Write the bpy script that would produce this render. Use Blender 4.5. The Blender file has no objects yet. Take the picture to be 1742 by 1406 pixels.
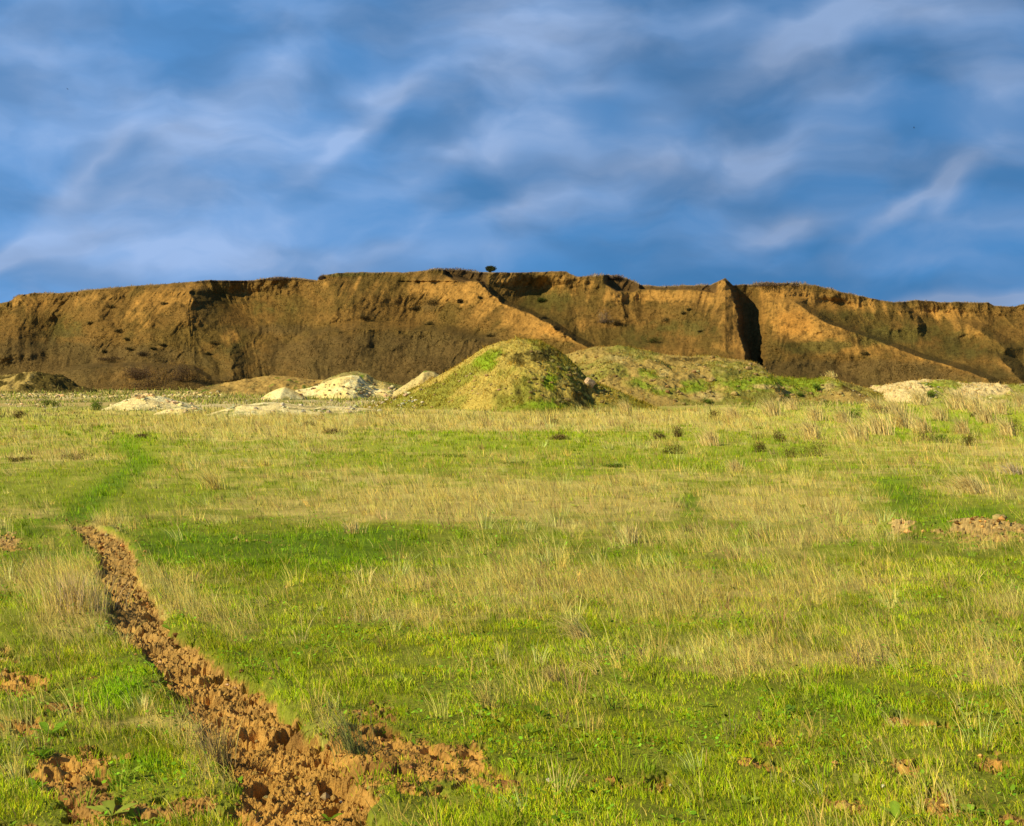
import bpy, math, numpy as np
from mathutils import Vector
scene = bpy.context.scene
COL = scene.collection
rng = np.random.default_rng(7)

# ------------------------------------------------------------------ camera
F = 2393.0; CX, CY, HY = 871.0, 703.0, 640.0; CH = 1.7      # focal (photo px), centre, horizon row, eye height
TH = math.atan((CY-HY)/F)
cam_d = bpy.data.cameras.new('camera'); cam = bpy.data.objects.new('camera', cam_d); COL.objects.link(cam)
cam.location = (0, 0, CH); cam.rotation_euler = (math.pi/2-TH, 0, 0)
cam_d.sensor_width = 36; cam_d.lens = 36*F/1742; cam_d.clip_end = 20000; cam_d.clip_start = 0.05
scene.camera = cam
def at(px, py, Y):
    """point at depth Y seen at px,py of the photo"""
    a = (px-CX)/F; b = (CY-py)/F
    dy = math.cos(TH)+b*math.sin(TH); dz = -math.sin(TH)+b*math.cos(TH)
    return a/dy*Y, CH+dz/dy*Y
def to_px(X, Y, Z=0.0):
    Y = np.maximum(Y, 0.5); zz = Z-CH
    c = math.cos(TH)*Y-math.sin(TH)*zz; u = math.sin(TH)*Y+math.cos(TH)*zz
    return CX+F*X/c, CY-F*u/c
def depth_of(py): return F*CH/max(py-HY, 1.0)          # ground depth of a row
def gnd(px, py):
    Y = depth_of(py); return (px-CX)/F*Y, Y

# ------------------------------------------------------------------ noise
_T = np.random.default_rng(3).random((256, 256)).astype(np.float32)
def vn(x, y, s=0):
    x = np.asarray(x, np.float64)+s*17.31; y = np.asarray(y, np.float64)+s*9.77
    xi = np.floor(x).astype(np.int64); yi = np.floor(y).astype(np.int64)
    fx = x-xi; fy = y-yi
    fx = fx*fx*fx*(fx*(fx*6-15)+10); fy = fy*fy*fy*(fy*(fy*6-15)+10)
    a = _T[xi & 255, yi & 255]; b = _T[(xi+1) & 255, yi & 255]; c = _T[xi & 255, (yi+1) & 255]; d = _T[(xi+1) & 255, (yi+1) & 255]
    return (a+(b-a)*fx)*(1-fy)+(c+(d-c)*fx)*fy
def fbm(x, y, o=4, s=0, g=.5):
    r = 0; a = 1; t = 0
    for i in range(o):
        r = r+a*vn(x, y, s+i*3+1); t += a; a *= g
        x, y = (x*.8-y*.6)*2.03, (x*.6+y*.8)*2.03
    return r/t*2-1                                     # about -1..1
def ridged(x, y, o=4, s=0):
    r = 0; a = 1; t = 0
    for i in range(o):
        r = r+a*(1-np.abs(vn(x, y, s+i*5+1)*2-1)); t += a; a *= .5
        x, y = (x*.8-y*.6)*2.1, (x*.6+y*.8)*2.1
    return r/t
def worley(x, y, s=0):
    xi = np.floor(x).astype(np.int64); yi = np.floor(y).astype(np.int64); best = np.full(np.shape(x), 9.0)
    for i in (-1, 0, 1):
        for j in (-1, 0, 1):
            cx = xi+i; cy = yi+j
            ox = _T[(cx+s*7) & 255, (cy+s*3) & 255]; oy = _T[(cy+91+s) & 255, (cx+47+s) & 255]
            best = np.minimum(best, (cx+ox-x)**2+(cy+oy-y)**2)
    return np.sqrt(best)
def ss(a, b, x):
    t = np.clip((x-a)/(b-a), 0, 1); return t*t*(3-2*t)
def blobs(px, py, L):
    r = np.zeros(np.shape(px))
    for b in L:
        cx, cy, rx, ry = b[:4]; a = b[4] if len(b) > 4 else 1.0
        r = r+a*np.exp(-((px-cx)/rx)**2-((py-cy)/ry)**2)
    return r
def mixc(a, b, t): return a+(b-a)*np.asarray(t)[..., None]
def C(*v): return np.array(v, float)

# ------------------------------------------------------------------ mesh helpers
def mesh_from(name, V, faces, mat, cols=None, smooth=True, parent=None, kind=None):
    """faces: list of (n,k) int arrays"""
    me = bpy.data.meshes.new(name)
    V = np.ascontiguousarray(V, np.float32); me.vertices.add(len(V)); me.vertices.foreach_set('co', V.ravel())
    faces = [f for f in faces if len(f)]
    nl = sum(f.size for f in faces); nf = sum(len(f) for f in faces)
    me.loops.add(nl); me.polygons.add(nf)
    me.loops.foreach_set('vertex_index', np.concatenate([f.ravel() for f in faces]).astype(np.int32))
    tot = np.concatenate([np.full(len(f), f.shape[1], np.int32) for f in faces])
    st = np.concatenate([[0], np.cumsum(tot)[:-1]]).astype(np.int32)
    me.polygons.foreach_set('loop_start', st); me.polygons.foreach_set('loop_total', tot)
    me.polygons.foreach_set('use_smooth', np.full(nf, smooth))
    me.update(calc_edges=True); me.validate()
    if cols is not None:
        at_ = me.color_attributes.new('col', 'FLOAT_COLOR', 'POINT')
        c4 = np.ones((len(V), 4), np.float32); c4[:, :3] = cols; at_.data.foreach_set('color', c4.ravel())
    me.materials.append(mat)
    o = bpy.data.objects.new(name, me); COL.objects.link(o)
    if parent: o.parent = parent
    if kind: o['kind'] = kind
    return o
def tag(o, label, cat, group=None, kind=None):
    o['label'] = label; o['category'] = cat
    if group: o['group'] = group
    if kind: o['kind'] = kind
    return o
def empty(name, loc, rz=0):
    o = bpy.data.objects.new(name, None); COL.objects.link(o); o.location = loc; o.rotation_euler = (0, 0, rz); o.empty_display_size = .2
    return o
def grid_faces(nr, nc):
    i = np.arange(nr*nc).reshape(nr, nc)
    return np.stack([i[:-1, :-1], i[:-1, 1:], i[1:, 1:], i[1:, :-1]], -1).reshape(-1, 4)

# ------------------------------------------------------------------ materials
def new_mat(name):
    m = bpy.data.materials.new(name); m.use_nodes = True; nt = m.node_tree; nt.nodes.clear(); return m, nt
def earth_mat(name, s1=6.0, amp=.5, bump=.3, dist=.02, s2=40.0, warm=None):
    m, nt = new_mat(name); N = nt.nodes; L = nt.links
    out = N.new('ShaderNodeOutputMaterial'); p = N.new('ShaderNodeBsdfPrincipled'); L.new(p.outputs[0], out.inputs[0])
    p.inputs['Roughness'].default_value = 1; p.inputs['Specular IOR Level'].default_value = .05
    a = N.new('ShaderNodeAttribute'); a.attribute_name = 'col'
    tc = N.new('ShaderNodeTexCoord')
    n1 = N.new('ShaderNodeTexNoise'); n1.inputs['Scale'].default_value = s1; n1.inputs['Detail'].default_value = 8; n1.inputs['Roughness'].default_value = .7
    n2 = N.new('ShaderNodeTexNoise'); n2.inputs['Scale'].default_value = s2; n2.inputs['Detail'].default_value = 4
    L.new(tc.outputs['Object'], n1.inputs['Vector']); L.new(tc.outputs['Object'], n2.inputs['Vector'])
    ad = N.new('ShaderNodeMath'); ad.operation = 'ADD'; L.new(n1.outputs['Fac'], ad.inputs[0]); L.new(n2.outputs['Fac'], ad.inputs[1])
    mr = N.new('ShaderNodeMapRange'); mr.inputs[1].default_value = .65; mr.inputs[2].default_value = 1.35; mr.inputs[3].default_value = 1-amp; mr.inputs[4].default_value = 1+amp
    L.new(ad.outputs[0], mr.inputs[0])
    mx = N.new('ShaderNodeVectorMath'); mx.operation = 'SCALE'; L.new(a.outputs['Color'], mx.inputs[0]); L.new(mr.outputs[0], mx.inputs['Scale'])
    L.new(mx.outputs[0], p.inputs['Base Color'])
    b = N.new('ShaderNodeBump'); b.inputs['Strength'].default_value = bump; b.inputs['Distance'].default_value = dist
    L.new(ad.outputs[0], b.inputs['Height']); L.new(b.outputs[0], p.inputs['Normal'])
    return m
def leaf_mat(name, trans=.35, soft=False):
    m, nt = new_mat(name); N = nt.nodes; L = nt.links
    out = N.new('ShaderNodeOutputMaterial'); d = N.new('ShaderNodeBsdfDiffuse'); t = N.new('ShaderNodeBsdfTranslucent'); mx = N.new('ShaderNodeMixShader')
    a = N.new('ShaderNodeAttribute'); a.attribute_name = 'col'
    tc = N.new('ShaderNodeTexCoord'); n1 = N.new('ShaderNodeTexNoise'); n1.inputs['Scale'].default_value = 9; L.new(tc.outputs['Object'], n1.inputs['Vector'])
    mr = N.new('ShaderNodeMapRange'); mr.inputs[1].default_value = .3; mr.inputs[2].default_value = .7; mr.inputs[3].default_value = .85; mr.inputs[4].default_value = 1.15; L.new(n1.outputs['Fac'], mr.inputs[0])
    sc = N.new('ShaderNodeVectorMath'); sc.operation = 'SCALE'; L.new(a.outputs['Color'], sc.inputs[0]); L.new(mr.outputs[0], sc.inputs['Scale'])
    mx.inputs[0].default_value = trans
    if soft:      # a stand of blades scatters light mostly like a rough level surface
        ge = N.new('ShaderNodeNewGeometry'); sc1 = N.new('ShaderNodeVectorMath'); sc1.operation = 'SCALE'; sc1.inputs['Scale'].default_value = .55; L.new(ge.outputs['Normal'], sc1.inputs[0])
        ad1 = N.new('ShaderNodeVectorMath'); ad1.operation = 'ADD'; ad1.inputs[1].default_value = (0, 0, .8); L.new(sc1.outputs[0], ad1.inputs[0])
        n1_ = N.new('ShaderNodeVectorMath'); n1_.operation = 'NORMALIZE'; L.new(ad1.outputs[0], n1_.inputs[0]); L.new(n1_.outputs[0], d.inputs['Normal'])
    L.new(sc.outputs[0], d.inputs[0]); L.new(sc.outputs[0], t.inputs[0]); L.new(d.outputs[0], mx.inputs[1]); L.new(t.outputs[0], mx.inputs[2]); L.new(mx.outputs[0], out.inputs[0])
    return m
M_FIELD = earth_mat('field_ground', 8, .35, .5, .015, 60)
M_PATH = earth_mat('trodden_soil', 14, .45, .9, .012, 120)
M_HILL = earth_mat('hill_earth', 1.3, .45, .5, .25, 5)
M_MOUND = earth_mat('mound_earth', 3, .4, .6, .08, 14)
M_SAND = earth_mat('pale_sand', 3, .22, .6, .08, 12)
M_LEAF = leaf_mat('grass_blades', .2, True); M_DRY = leaf_mat('straw', .15, True); M_TWIG = leaf_mat('twigs', .1)

# ------------------------------------------------------------------ world and sun
SUN_EL = math.radians(34); SUN_AZ = math.radians(-117)          # measured from +Y (view direction), negative = left
sd = Vector((math.sin(SUN_AZ)*math.cos(SUN_EL), math.cos(SUN_AZ)*math.cos(SUN_EL), math.sin(SUN_EL)))
ld = bpy.data.lights.new('sun', 'SUN'); ld.energy = 5.0; ld.angle = math.radians(.5); ld.color = (1, .90, .56)
lo = bpy.data.objects.new('sun', ld); COL.objects.link(lo); lo.rotation_euler = (-sd).to_track_quat('-Z', 'Y').to_euler(); lo.location = (-20, -20, 30)
w = bpy.data.worlds.new('World'); scene.world = w; w.use_nodes = True
nt = w.node_tree; N = nt.nodes; L = nt.links; N.clear()
STR = .15
wo = N.new('ShaderNodeOutputWorld'); bg = N.new('ShaderNodeBackground'); bg.inputs[1].default_value = STR; L.new(bg.outputs[0], wo.inputs[0])
sky = N.new('ShaderNodeTexSky'); sky.sky_type = 'NISHITA'; sky.sun_disc = False; sky.sun_elevation = SUN_EL; sky.sun_rotation = SUN_AZ
sky.air_density = 1.0; sky.dust_density = .3; sky.ozone_density = 2.5
tc = N.new('ShaderNodeTexCoord')
def math_n(op, a, b=None, c=None):
    n = N.new('ShaderNodeMath'); n.operation = op
    for i, v in enumerate((a, b, c)):
        if v is None: continue
        if isinstance(v, (int, float)): n.inputs[i].default_value = v
        else: L.new(v, n.inputs[i])
    return n.outputs[0]
up = N.new('ShaderNodeVectorMath'); up.operation = 'ADD'; L.new(tc.outputs['Generated'], up.inputs[0]); up.inputs[1].default_value = (0, 0, .45)
nm = N.new('ShaderNodeVectorMath'); nm.operation = 'NORMALIZE'; L.new(up.outputs[0], nm.inputs[0]); L.new(nm.outputs[0], sky.inputs[0])
sep = N.new('ShaderNodeSeparateXYZ'); L.new(tc.outputs['Generated'], sep.inputs[0])
az = math_n('ARCTAN2', sep.outputs[0], sep.outputs[1]); el = math_n('ARCSINE', sep.outputs[2])
az = math_n('MULTIPLY', az, 10.0); el = math_n('MULTIPLY', el, 10.0)
cmb = N.new('ShaderNodeCombineXYZ'); L.new(az, cmb.inputs[0]); L.new(el, cmb.inputs[1])
# domain warp so that the strokes break into wisps
wn = N.new('ShaderNodeTexNoise'); wn.inputs['Scale'].default_value = 1.1; wn.inputs['Detail'].default_value = 3; wn.inputs['Roughness'].default_value = .5; L.new(cmb.outputs[0], wn.inputs['Vector'])
ws = N.new('ShaderNodeVectorMath'); ws.operation = 'SUBTRACT'; L.new(wn.outputs['Color'], ws.inputs[0]); ws.inputs[1].default_value = (.5, .5, .5)
wm = N.new('ShaderNodeVectorMath'); wm.operation = 'MULTIPLY'; L.new(ws.outputs[0], wm.inputs[0]); wm.inputs[1].default_value = (.75, .45, 0)
wv = N.new('ShaderNodeVectorMath'); wv.operation = 'ADD'; L.new(cmb.outputs[0], wv.inputs[0]); L.new(wm.outputs[0], wv.inputs[1])
def ang(px, py):
    x, z = (px-CX)/F, (HY-py)/F
    return 10*math.atan(x), 10*math.atan(z/math.sqrt(1+x*x))
CL = [(180,275,130,26,47,.55),(290,215,240,50,-2,.42),(400,200,170,40,-6,.25),(60,225,170,45,0,.22),(60,90,160,90,0,.18),
 (470,110,110,50,18,.34),(640,155,85,26,10,.4),(612,225,135,18,42,.5),(550,265,110,28,44,.25),(760,255,120,36,12,.38),(850,258,40,34,-60,.25),
 (700,305,120,30,22,.22),(350,330,190,70,25,.3),(230,340,130,40,35,.2),(15,437,75,18,22,1.1),(110,412,150,36,0,.35),(280,450,330,45,0,.35),(560,440,260,40,3,.25),
 (880,352,110,20,22,.4),(480,385,140,26,16,.2),(720,388,80,22,35,.25),(830,432,160,20,0,.25),(820,60,150,90,30,.5),(960,40,150,70,10,.35),(1000,120,200,60,10,.2),
 (1420,48,250,42,22,.55),(1600,30,240,60,0,.35),(1310,90,150,30,28,.25),(1010,148,170,20,-2,.35),(930,212,90,40,0,.35),(1115,198,65,32,10,.32),
 (1180,270,260,60,-2,.38),(1310,285,80,40,10,.35),(1100,300,190,50,15,.25),(880,380,150,40,20,.2),(1370,380,100,26,0,.5),(1290,408,160,22,16,.3),
 (1545,352,130,18,33,.6),(1625,320,50,28,48,.75),(1450,175,130,40,-5,.22),(1360,225,120,40,25,.2),(1700,165,90,60,30,.32),(1700,240,120,60,20,.2),
 (1660,507,220,11,3,.9),(1690,390,160,24,-5,.2),(1500,450,200,14,0,.12),(1230,25,80,20,10,.2)]
acc = None
for cx_, cy_, rx, ry, an, st in CL:
    a_, e_ = ang(cx_, cy_)
    mp = N.new('ShaderNodeMapping'); mp.vector_type = 'TEXTURE'; L.new(wv.outputs[0], mp.inputs[0])
    mp.inputs['Location'].default_value = (a_, e_, 0); mp.inputs['Rotation'].default_value = (0, 0, math.radians(an)); mp.inputs['Scale'].default_value = (rx*1.7/F*10, ry*2.0/F*10, 1)
    gr = N.new('ShaderNodeTexGradient'); gr.gradient_type = 'QUADRATIC_SPHERE'; L.new(mp.outputs[0], gr.inputs[0])
    acc = math_n('MULTIPLY', gr.outputs['Fac'], st*1.8) if acc is None else math_n('MULTIPLY_ADD', gr.outputs['Fac'], st*1.8, acc)
# fine streaky cloud texture everywhere (also outside the frame)
ms = N.new('ShaderNodeMapping'); L.new(wv.outputs[0], ms.inputs[0]); ms.inputs['Rotation'].default_value = (0, 0, math.radians(-22)); ms.inputs['Scale'].default_value = (.75, 1.7, 1)
fn = N.new('ShaderNodeTexNoise'); fn.inputs['Scale'].default_value = 1.3; fn.inputs['Detail'].default_value = 7; fn.inputs['Roughness'].default_value = .52; fn.inputs['Distortion'].default_value = .3; L.new(ms.outputs[0], fn.inputs['Vector'])
fr = N.new('ShaderNodeMapRange'); fr.interpolation_type = 'SMOOTHSTEP'; L.new(fn.outputs['Fac'], fr.inputs[0]); fr.inputs[1].default_value = .36; fr.inputs[2].default_value = .72; fr.inputs[3].default_value = 0; fr.inputs[4].default_value = 1
# strokes are modulated by the texture
mod = math_n('MULTIPLY_ADD', fr.outputs[0], .5, .75)
tot = math_n('MULTIPLY', acc, mod)
tot = math_n('MULTIPLY_ADD', fr.outputs[0], .33, tot)
# paler veil to the left
veil = N.new('ShaderNodeMapRange'); veil.interpolation_type = 'SMOOTHSTEP'; L.new(az, veil.inputs[0]); veil.inputs[1].default_value = -4.0; veil.inputs[2].default_value = 2.5; veil.inputs[3].default_value = .12; veil.inputs[4].default_value = 0
tot = math_n('ADD', tot, veil.outputs[0]); tot = math_n('MINIMUM', tot, 1.0)
tint = N.new('ShaderNodeVectorMath'); tint.operation = 'MULTIPLY'; L.new(sky.outputs[0], tint.inputs[0]); tint.inputs[1].default_value = (.49, 1.02, 1.26)
mixn = N.new('ShaderNodeMix'); mixn.data_type = 'RGBA'; L.new(tot, mixn.inputs[0]); L.new(tint.outputs[0], mixn.inputs[6]); mixn.inputs[7].default_value = (.30/STR, .445/STR, .725/STR, 1)
# darker rolls of cloud, and the unseen upper sky dimmed to cut blue fill
md = N.new('ShaderNodeMapping'); L.new(wv.outputs[0], md.inputs[0]); md.inputs['Location'].default_value = (3.3, 1.7, 0); md.inputs['Rotation'].default_value = (0, 0, math.radians(-26)); md.inputs['Scale'].default_value = (.62, 1.7, 1)
dn_ = N.new('ShaderNodeTexNoise'); dn_.inputs['Scale'].default_value = 1.5; dn_.inputs['Detail'].default_value = 4; dn_.inputs['Roughness'].default_value = .45; L.new(md.outputs[0], dn_.inputs['Vector'])
dr = N.new('ShaderNodeMapRange'); dr.interpolation_type = 'SMOOTHSTEP'; L.new(dn_.outputs['Fac'], dr.inputs[0]); dr.inputs[1].default_value = .34; dr.inputs[2].default_value = .64; dr.inputs[3].default_value = .84; dr.inputs[4].default_value = 1.05
sky_dim = N.new('ShaderNodeMapRange'); sky_dim.interpolation_type = 'SMOOTHSTEP'; L.new(el, sky_dim.inputs[0]); sky_dim.inputs[1].default_value = 3.2; sky_dim.inputs[2].default_value = 6.5; sky_dim.inputs[3].default_value = 1; sky_dim.inputs[4].default_value = .36
hz = N.new('ShaderNodeMapRange'); hz.interpolation_type = 'SMOOTHSTEP'; L.new(az, hz.inputs[0]); hz.inputs[1].default_value = -2.0; hz.inputs[2].default_value = 2.0; hz.inputs[3].default_value = 1.08; hz.inputs[4].default_value = .86
mul = math_n('MULTIPLY', math_n('MULTIPLY', dr.outputs[0], sky_dim.outputs[0]), hz.outputs[0])
fin = N.new('ShaderNodeVectorMath'); fin.operation = 'SCALE'; L.new(mixn.outputs[2], fin.inputs[0]); L.new(mul, fin.inputs['Scale']); L.new(fin.outputs[0], bg.inputs[0])

# ------------------------------------------------------------------ field layout
PATH_PX = [(128,884,16),(158,905,26),(186,930,34),(196,960,34),(205,1000,38),(232,1050,44),(278,1100,54),(325,1140,66),(385,1200,78),(445,1255,92),(480,1310,98),(520,1406,108)]
_py = np.array([gnd(p[0], p[1])[1] for p in PATH_PX]); _px = np.array([gnd(p[0], p[1])[0] for p in PATH_PX]); _pw = np.array([1.0*p[2]/F*depth_of(p[1]) for p in PATH_PX])
_o = np.argsort(_py); PY, PXc, PW = _py[_o], _px[_o], _pw[_o]
# carry the path on towards the viewer
PY = np.concatenate([[-8, 2.0], PY]); PXc = np.concatenate([[-.9, -.95], PXc]); PW = np.concatenate([[.26, .26], PW])
def path_f(X, Y):
    xc = np.interp(Y, PY, PXc); wd = np.interp(Y, PY, PW)
    wob = fbm(X*1.7, Y*1.7, 4, 11)*.12+fbm(X*7, Y*7, 3, 12)*.08+fbm(X*20, Y*20, 3, 14)*.04
    d = (X-xc+wob*.7)/wd
    end = 1-ss(PY[-1]-1.2, PY[-1]+.2, Y)
    return d, ss(1.15, .85, np.abs(d))*end, end
TRK = [(130,882),(150,855),(170,838),(205,815),(240,795),(238,780),(215,762),(222,750),(232,742)]
_t = np.array([gnd(*p) for p in TRK]); TY, TX = _t[:, 1], _t[:, 0]
SOIL = [(470,1290,30,60,.5),(410,1180,40,12,.5),(30,1400,60,14,.8),(130,1345,50,24,.7),(340,1330,20,20,.5),(1600,1360,60,16,.6),(1130,1150,30,7,.6),(1560,1215,50,9,.6),(980,1120,30,6,.5),(240,1010,14,8,.5),(720,1095,50,5,.5),(600,1335,60,45,.95),(700,1345,60,26,.7),(790,1290,50,30,.75),(60,1392,90,18,.8),(280,1400,60,14,.6),(900,1390,60,14,.5),(1180,1385,60,16,.5),(655,1270,85,42,1.2),(745,1305,75,34,1.1),(640,1215,50,20,.8),(865,1318,45,18,.9),(1090,1325,120,24,.85),(1265,1308,60,14,.95),(1425,1358,60,20,1.1),(1300,1255,30,16,.6),
 (45,1165,60,26,.95),(20,1120,30,30,.6),(70,1225,50,20,.7),(110,1320,75,40,1.0),(200,1372,90,26,1.0),(320,1365,45,22,.8),(160,1290,50,30,.7),(1690,913,85,16,1.4),(1540,907,26,9,1.2),(1530,1212,40,13,.8),(8,920,30,16,1.2),
 (1540,1290,35,12,.6),(1700,1290,40,14,.6),(130,1195,45,12,.6),(550,1100,25,6,.7),(800,1103,35,6,.7),(330,900,25,6,.5),(1310,1030,40,5,.6),(420,925,40,5,.5),(1610,1345,35,20,.5),(1720,1385,40,20,.8),(15,1010,30,12,.6),(800,1270,40,12,.6)]
DRY = [(900,1000,330,40,1),(660,1000,100,38,.7),(1170,1010,250,32,.6),(900,852,280,34,.85),(660,860,120,22,.5),(760,717,400,12,3.2),(300,728,160,7,1.0),(480,738,110,10,.8),(1080,706,110,6,.8),
 (80,778,110,16,.9),(60,752,90,10,.5),(130,1000,95,42,1.5),(150,1060,80,36,.9),(55,875,85,18,.9),(205,890,26,12,.8),(330,1025,85,30,.9),(430,1070,60,30,.4),(1390,890,110,32,.9),(1260,945,110,26,.6),
 (1240,1125,120,34,.9),(1455,1110,40,40,.9),(1500,990,240,26,.5),(1700,1035,50,24,.9),(1330,850,160,28,.55),(1560,790,120,20,.5),(250,1225,120,40,.6),(365,1270,45,60,.9),(580,1230,40,60,.8),
 (1000,900,160,20,.3),(870,1130,160,24,.3),(1300,1010,110,26,.6),(380,840,90,14,.5),(170,830,60,10,.2),(1380,1120,70,16,.4),(1690,1130,60,30,.5),(1380,1000,60,22,.6),(1700,760,80,20,.6),(40,1290,40,80,.5),(1040,1290,100,30,.4)]
LUSH = [(1600,728,150,26,.7),(430,930,230,30,1),(620,915,80,26,.9),(570,960,90,20,.5),(1195,850,42,34,.9),(1530,842,42,36,1),(1650,890,90,30,.8),(290,930,60,30,.8),(300,1125,70,26,.5),(210,1175,60,30,.9),(250,1300,50,22,.8),
 (900,1085,100,34,.5),(560,1060,90,24,.4),(1330,900,50,12,.3),(100,950,90,20,.8),(800,745,300,14,.5),(1050,780,160,14,.3),(640,790,120,16,.3),(1300,770,90,12,.6),(1500,1200,120,40,.5),(1380,1180,90,40,.5),(1230,1180,60,30,.3),(850,1390,120,30,.5),(1250,930,40,14,.3),(1300,960,100,12,.4),(700,700,60,6,.4),(30,900,60,14,.7)]
def masks(X, Y):
    px0, py0 = to_px(X, Y)
    d, pm, end = path_f(X, Y)
    px = px0+fbm(X*.9, Y*.5, 4, 22)*70*ss(1, .3, 0*X); py = py0+fbm(X*.9+40, Y*.9, 4, 24)*26*ss(700, 760, py0)
    n = fbm(X*1.6, Y*1.6, 5, 21); n2 = fbm(X*.35, Y*.35, 4, 31); n3 = fbm(X*5, Y*5, 4, 41)
    soil = blobs((px+px0*2)/3, (py+py0*2)/3, SOIL)
    n5 = fbm(X*14, Y*14, 3, 44); n6 = fbm(X*34, Y*34, 2, 45); soil = ss(.40, .80, soil*.88+n*.42+n3*.38+n5*.34+n6*.18)
    soil = np.maximum(soil, ss(.62, .8, n*.7+n3*.25+.12*ss(1000, 1400, py))*ss(900, 1100, py)*.9)
    tx = np.interp(Y, TY[np.argsort(TY)], TX[np.argsort(TY)]); trk = .8*np.exp(-((X-tx)/(.10+.010*Y))**2)*ss(15.5, 17.5, Y)*(1-ss(38, 42, Y))
    dry = .8*blobs(px, py, DRY)-.75*blobs(px, py, LUSH)-1.3*trk+n2*.55+n*.50+n3*.2+.16-.20*ss(1120, 1300, py)*ss(500, 700, px)
    dry = ss(-.35, 1.05, dry)
    lush = ss(.1, 1.0, blobs(px, py, LUSH)+1.2*trk-dry*.5+n*.3)
    return soil, dry, lush, pm, d, end, px, py
def hump(X, Y):
    return ss(44, 60, Y)*(1-ss(70, 90, Y))*(.16*fbm(X*.22, Y*.18, 3, 54)+.10*fbm(X*.8, Y*.6, 3, 55)+.05+.26*ss(6, 16, X))
def height(X, Y, soil, pm, d, end):
    h = hump(X, Y)+.07*fbm(X/5, Y/5, 3, 51)+.025*fbm(X*.9, Y*.9, 4, 52)
    h = h-.5*.07*fbm(X*0, Y*0, 3, 51)
    # banks and sunken path
    near = ss(60, 18, Y)
    h = h+end*near*(.012*np.exp(-((d+1.55)/.55)**2)+.03*np.exp(-((d-1.5)/.5)**2))-.03*pm
    b = ss(1.4, 1.9, -d)*np.exp(-((Y-17.6-.12*(X+6))/.55)**2)*ss(-3.9, -4.6, X); h = h+0*b
    # dry clump mound left of the path
    gx, gy = gnd(120, 1035); h = h+.10*np.exp(-((X-gx)/.45)**2-((Y-gy)/.9)**2)
    gx, gy = gnd(1690, 918); h = h+.16*np.exp(-((X-gx)/.7)**2-((Y-gy-.5)/.7)**2)
    gx, gy = gnd(1545, 912); h = h+.10*np.exp(-((X-gx)/.22)**2-((Y-gy-.3)/.35)**2)
    gx, gy = gnd(1280, 1312); h = h+.06*np.exp(-((X-gx)/.2)**2-((Y-gy)/.15)**2)
    s = np.maximum(soil, pm); m = s > .02
    if m.any():
        x, y = X[m], Y[m]
        cl = ridged(x*5.5, y*5.5, 5, 61)-.55
        w1 = worley(x*7+fbm(x*9, y*9, 2, 3)*.5, y*5.5, 2); pits = ss(.36, .20, w1)
        w2 = worley(x*17+fbm(x*20, y*20, 2, 5)*.4, y*17, 4); crumbs = np.maximum(0, .5-w2)
        cl2 = ridged(x*14, y*14, 4, 62)-.55
        cl3 = ridged(x*30, y*30, 3, 65)-.55
        f = .012*cl+.018*cl2+.020*cl3+.010*fbm(x*95, y*95, 2, 68)+.018*fbm(x*2.2, y*2.2, 3, 63)-.062*pits+.022*crumbs*.6+.018*fbm(x*45, y*45, 3, 64)-.012
        w3 = worley(x*2.6+fbm(x*4, y*4, 2, 8)*.4, y*2.2, 6); f = f-.055*ss(.30, .16, w3)*(.4+.6*ss(12, 6, y))
        hh = np.zeros_like(X); hh[m] = f; h = h+hh*np.minimum(1, s*2.5)*(1-.45*ss(7, 15, Y))*(.6+.4*pm)
    return h
SOILC = C(.56, .30, .072); SOILD = C(.28, .14, .038); SOILP = C(.48, .27, .085)

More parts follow.
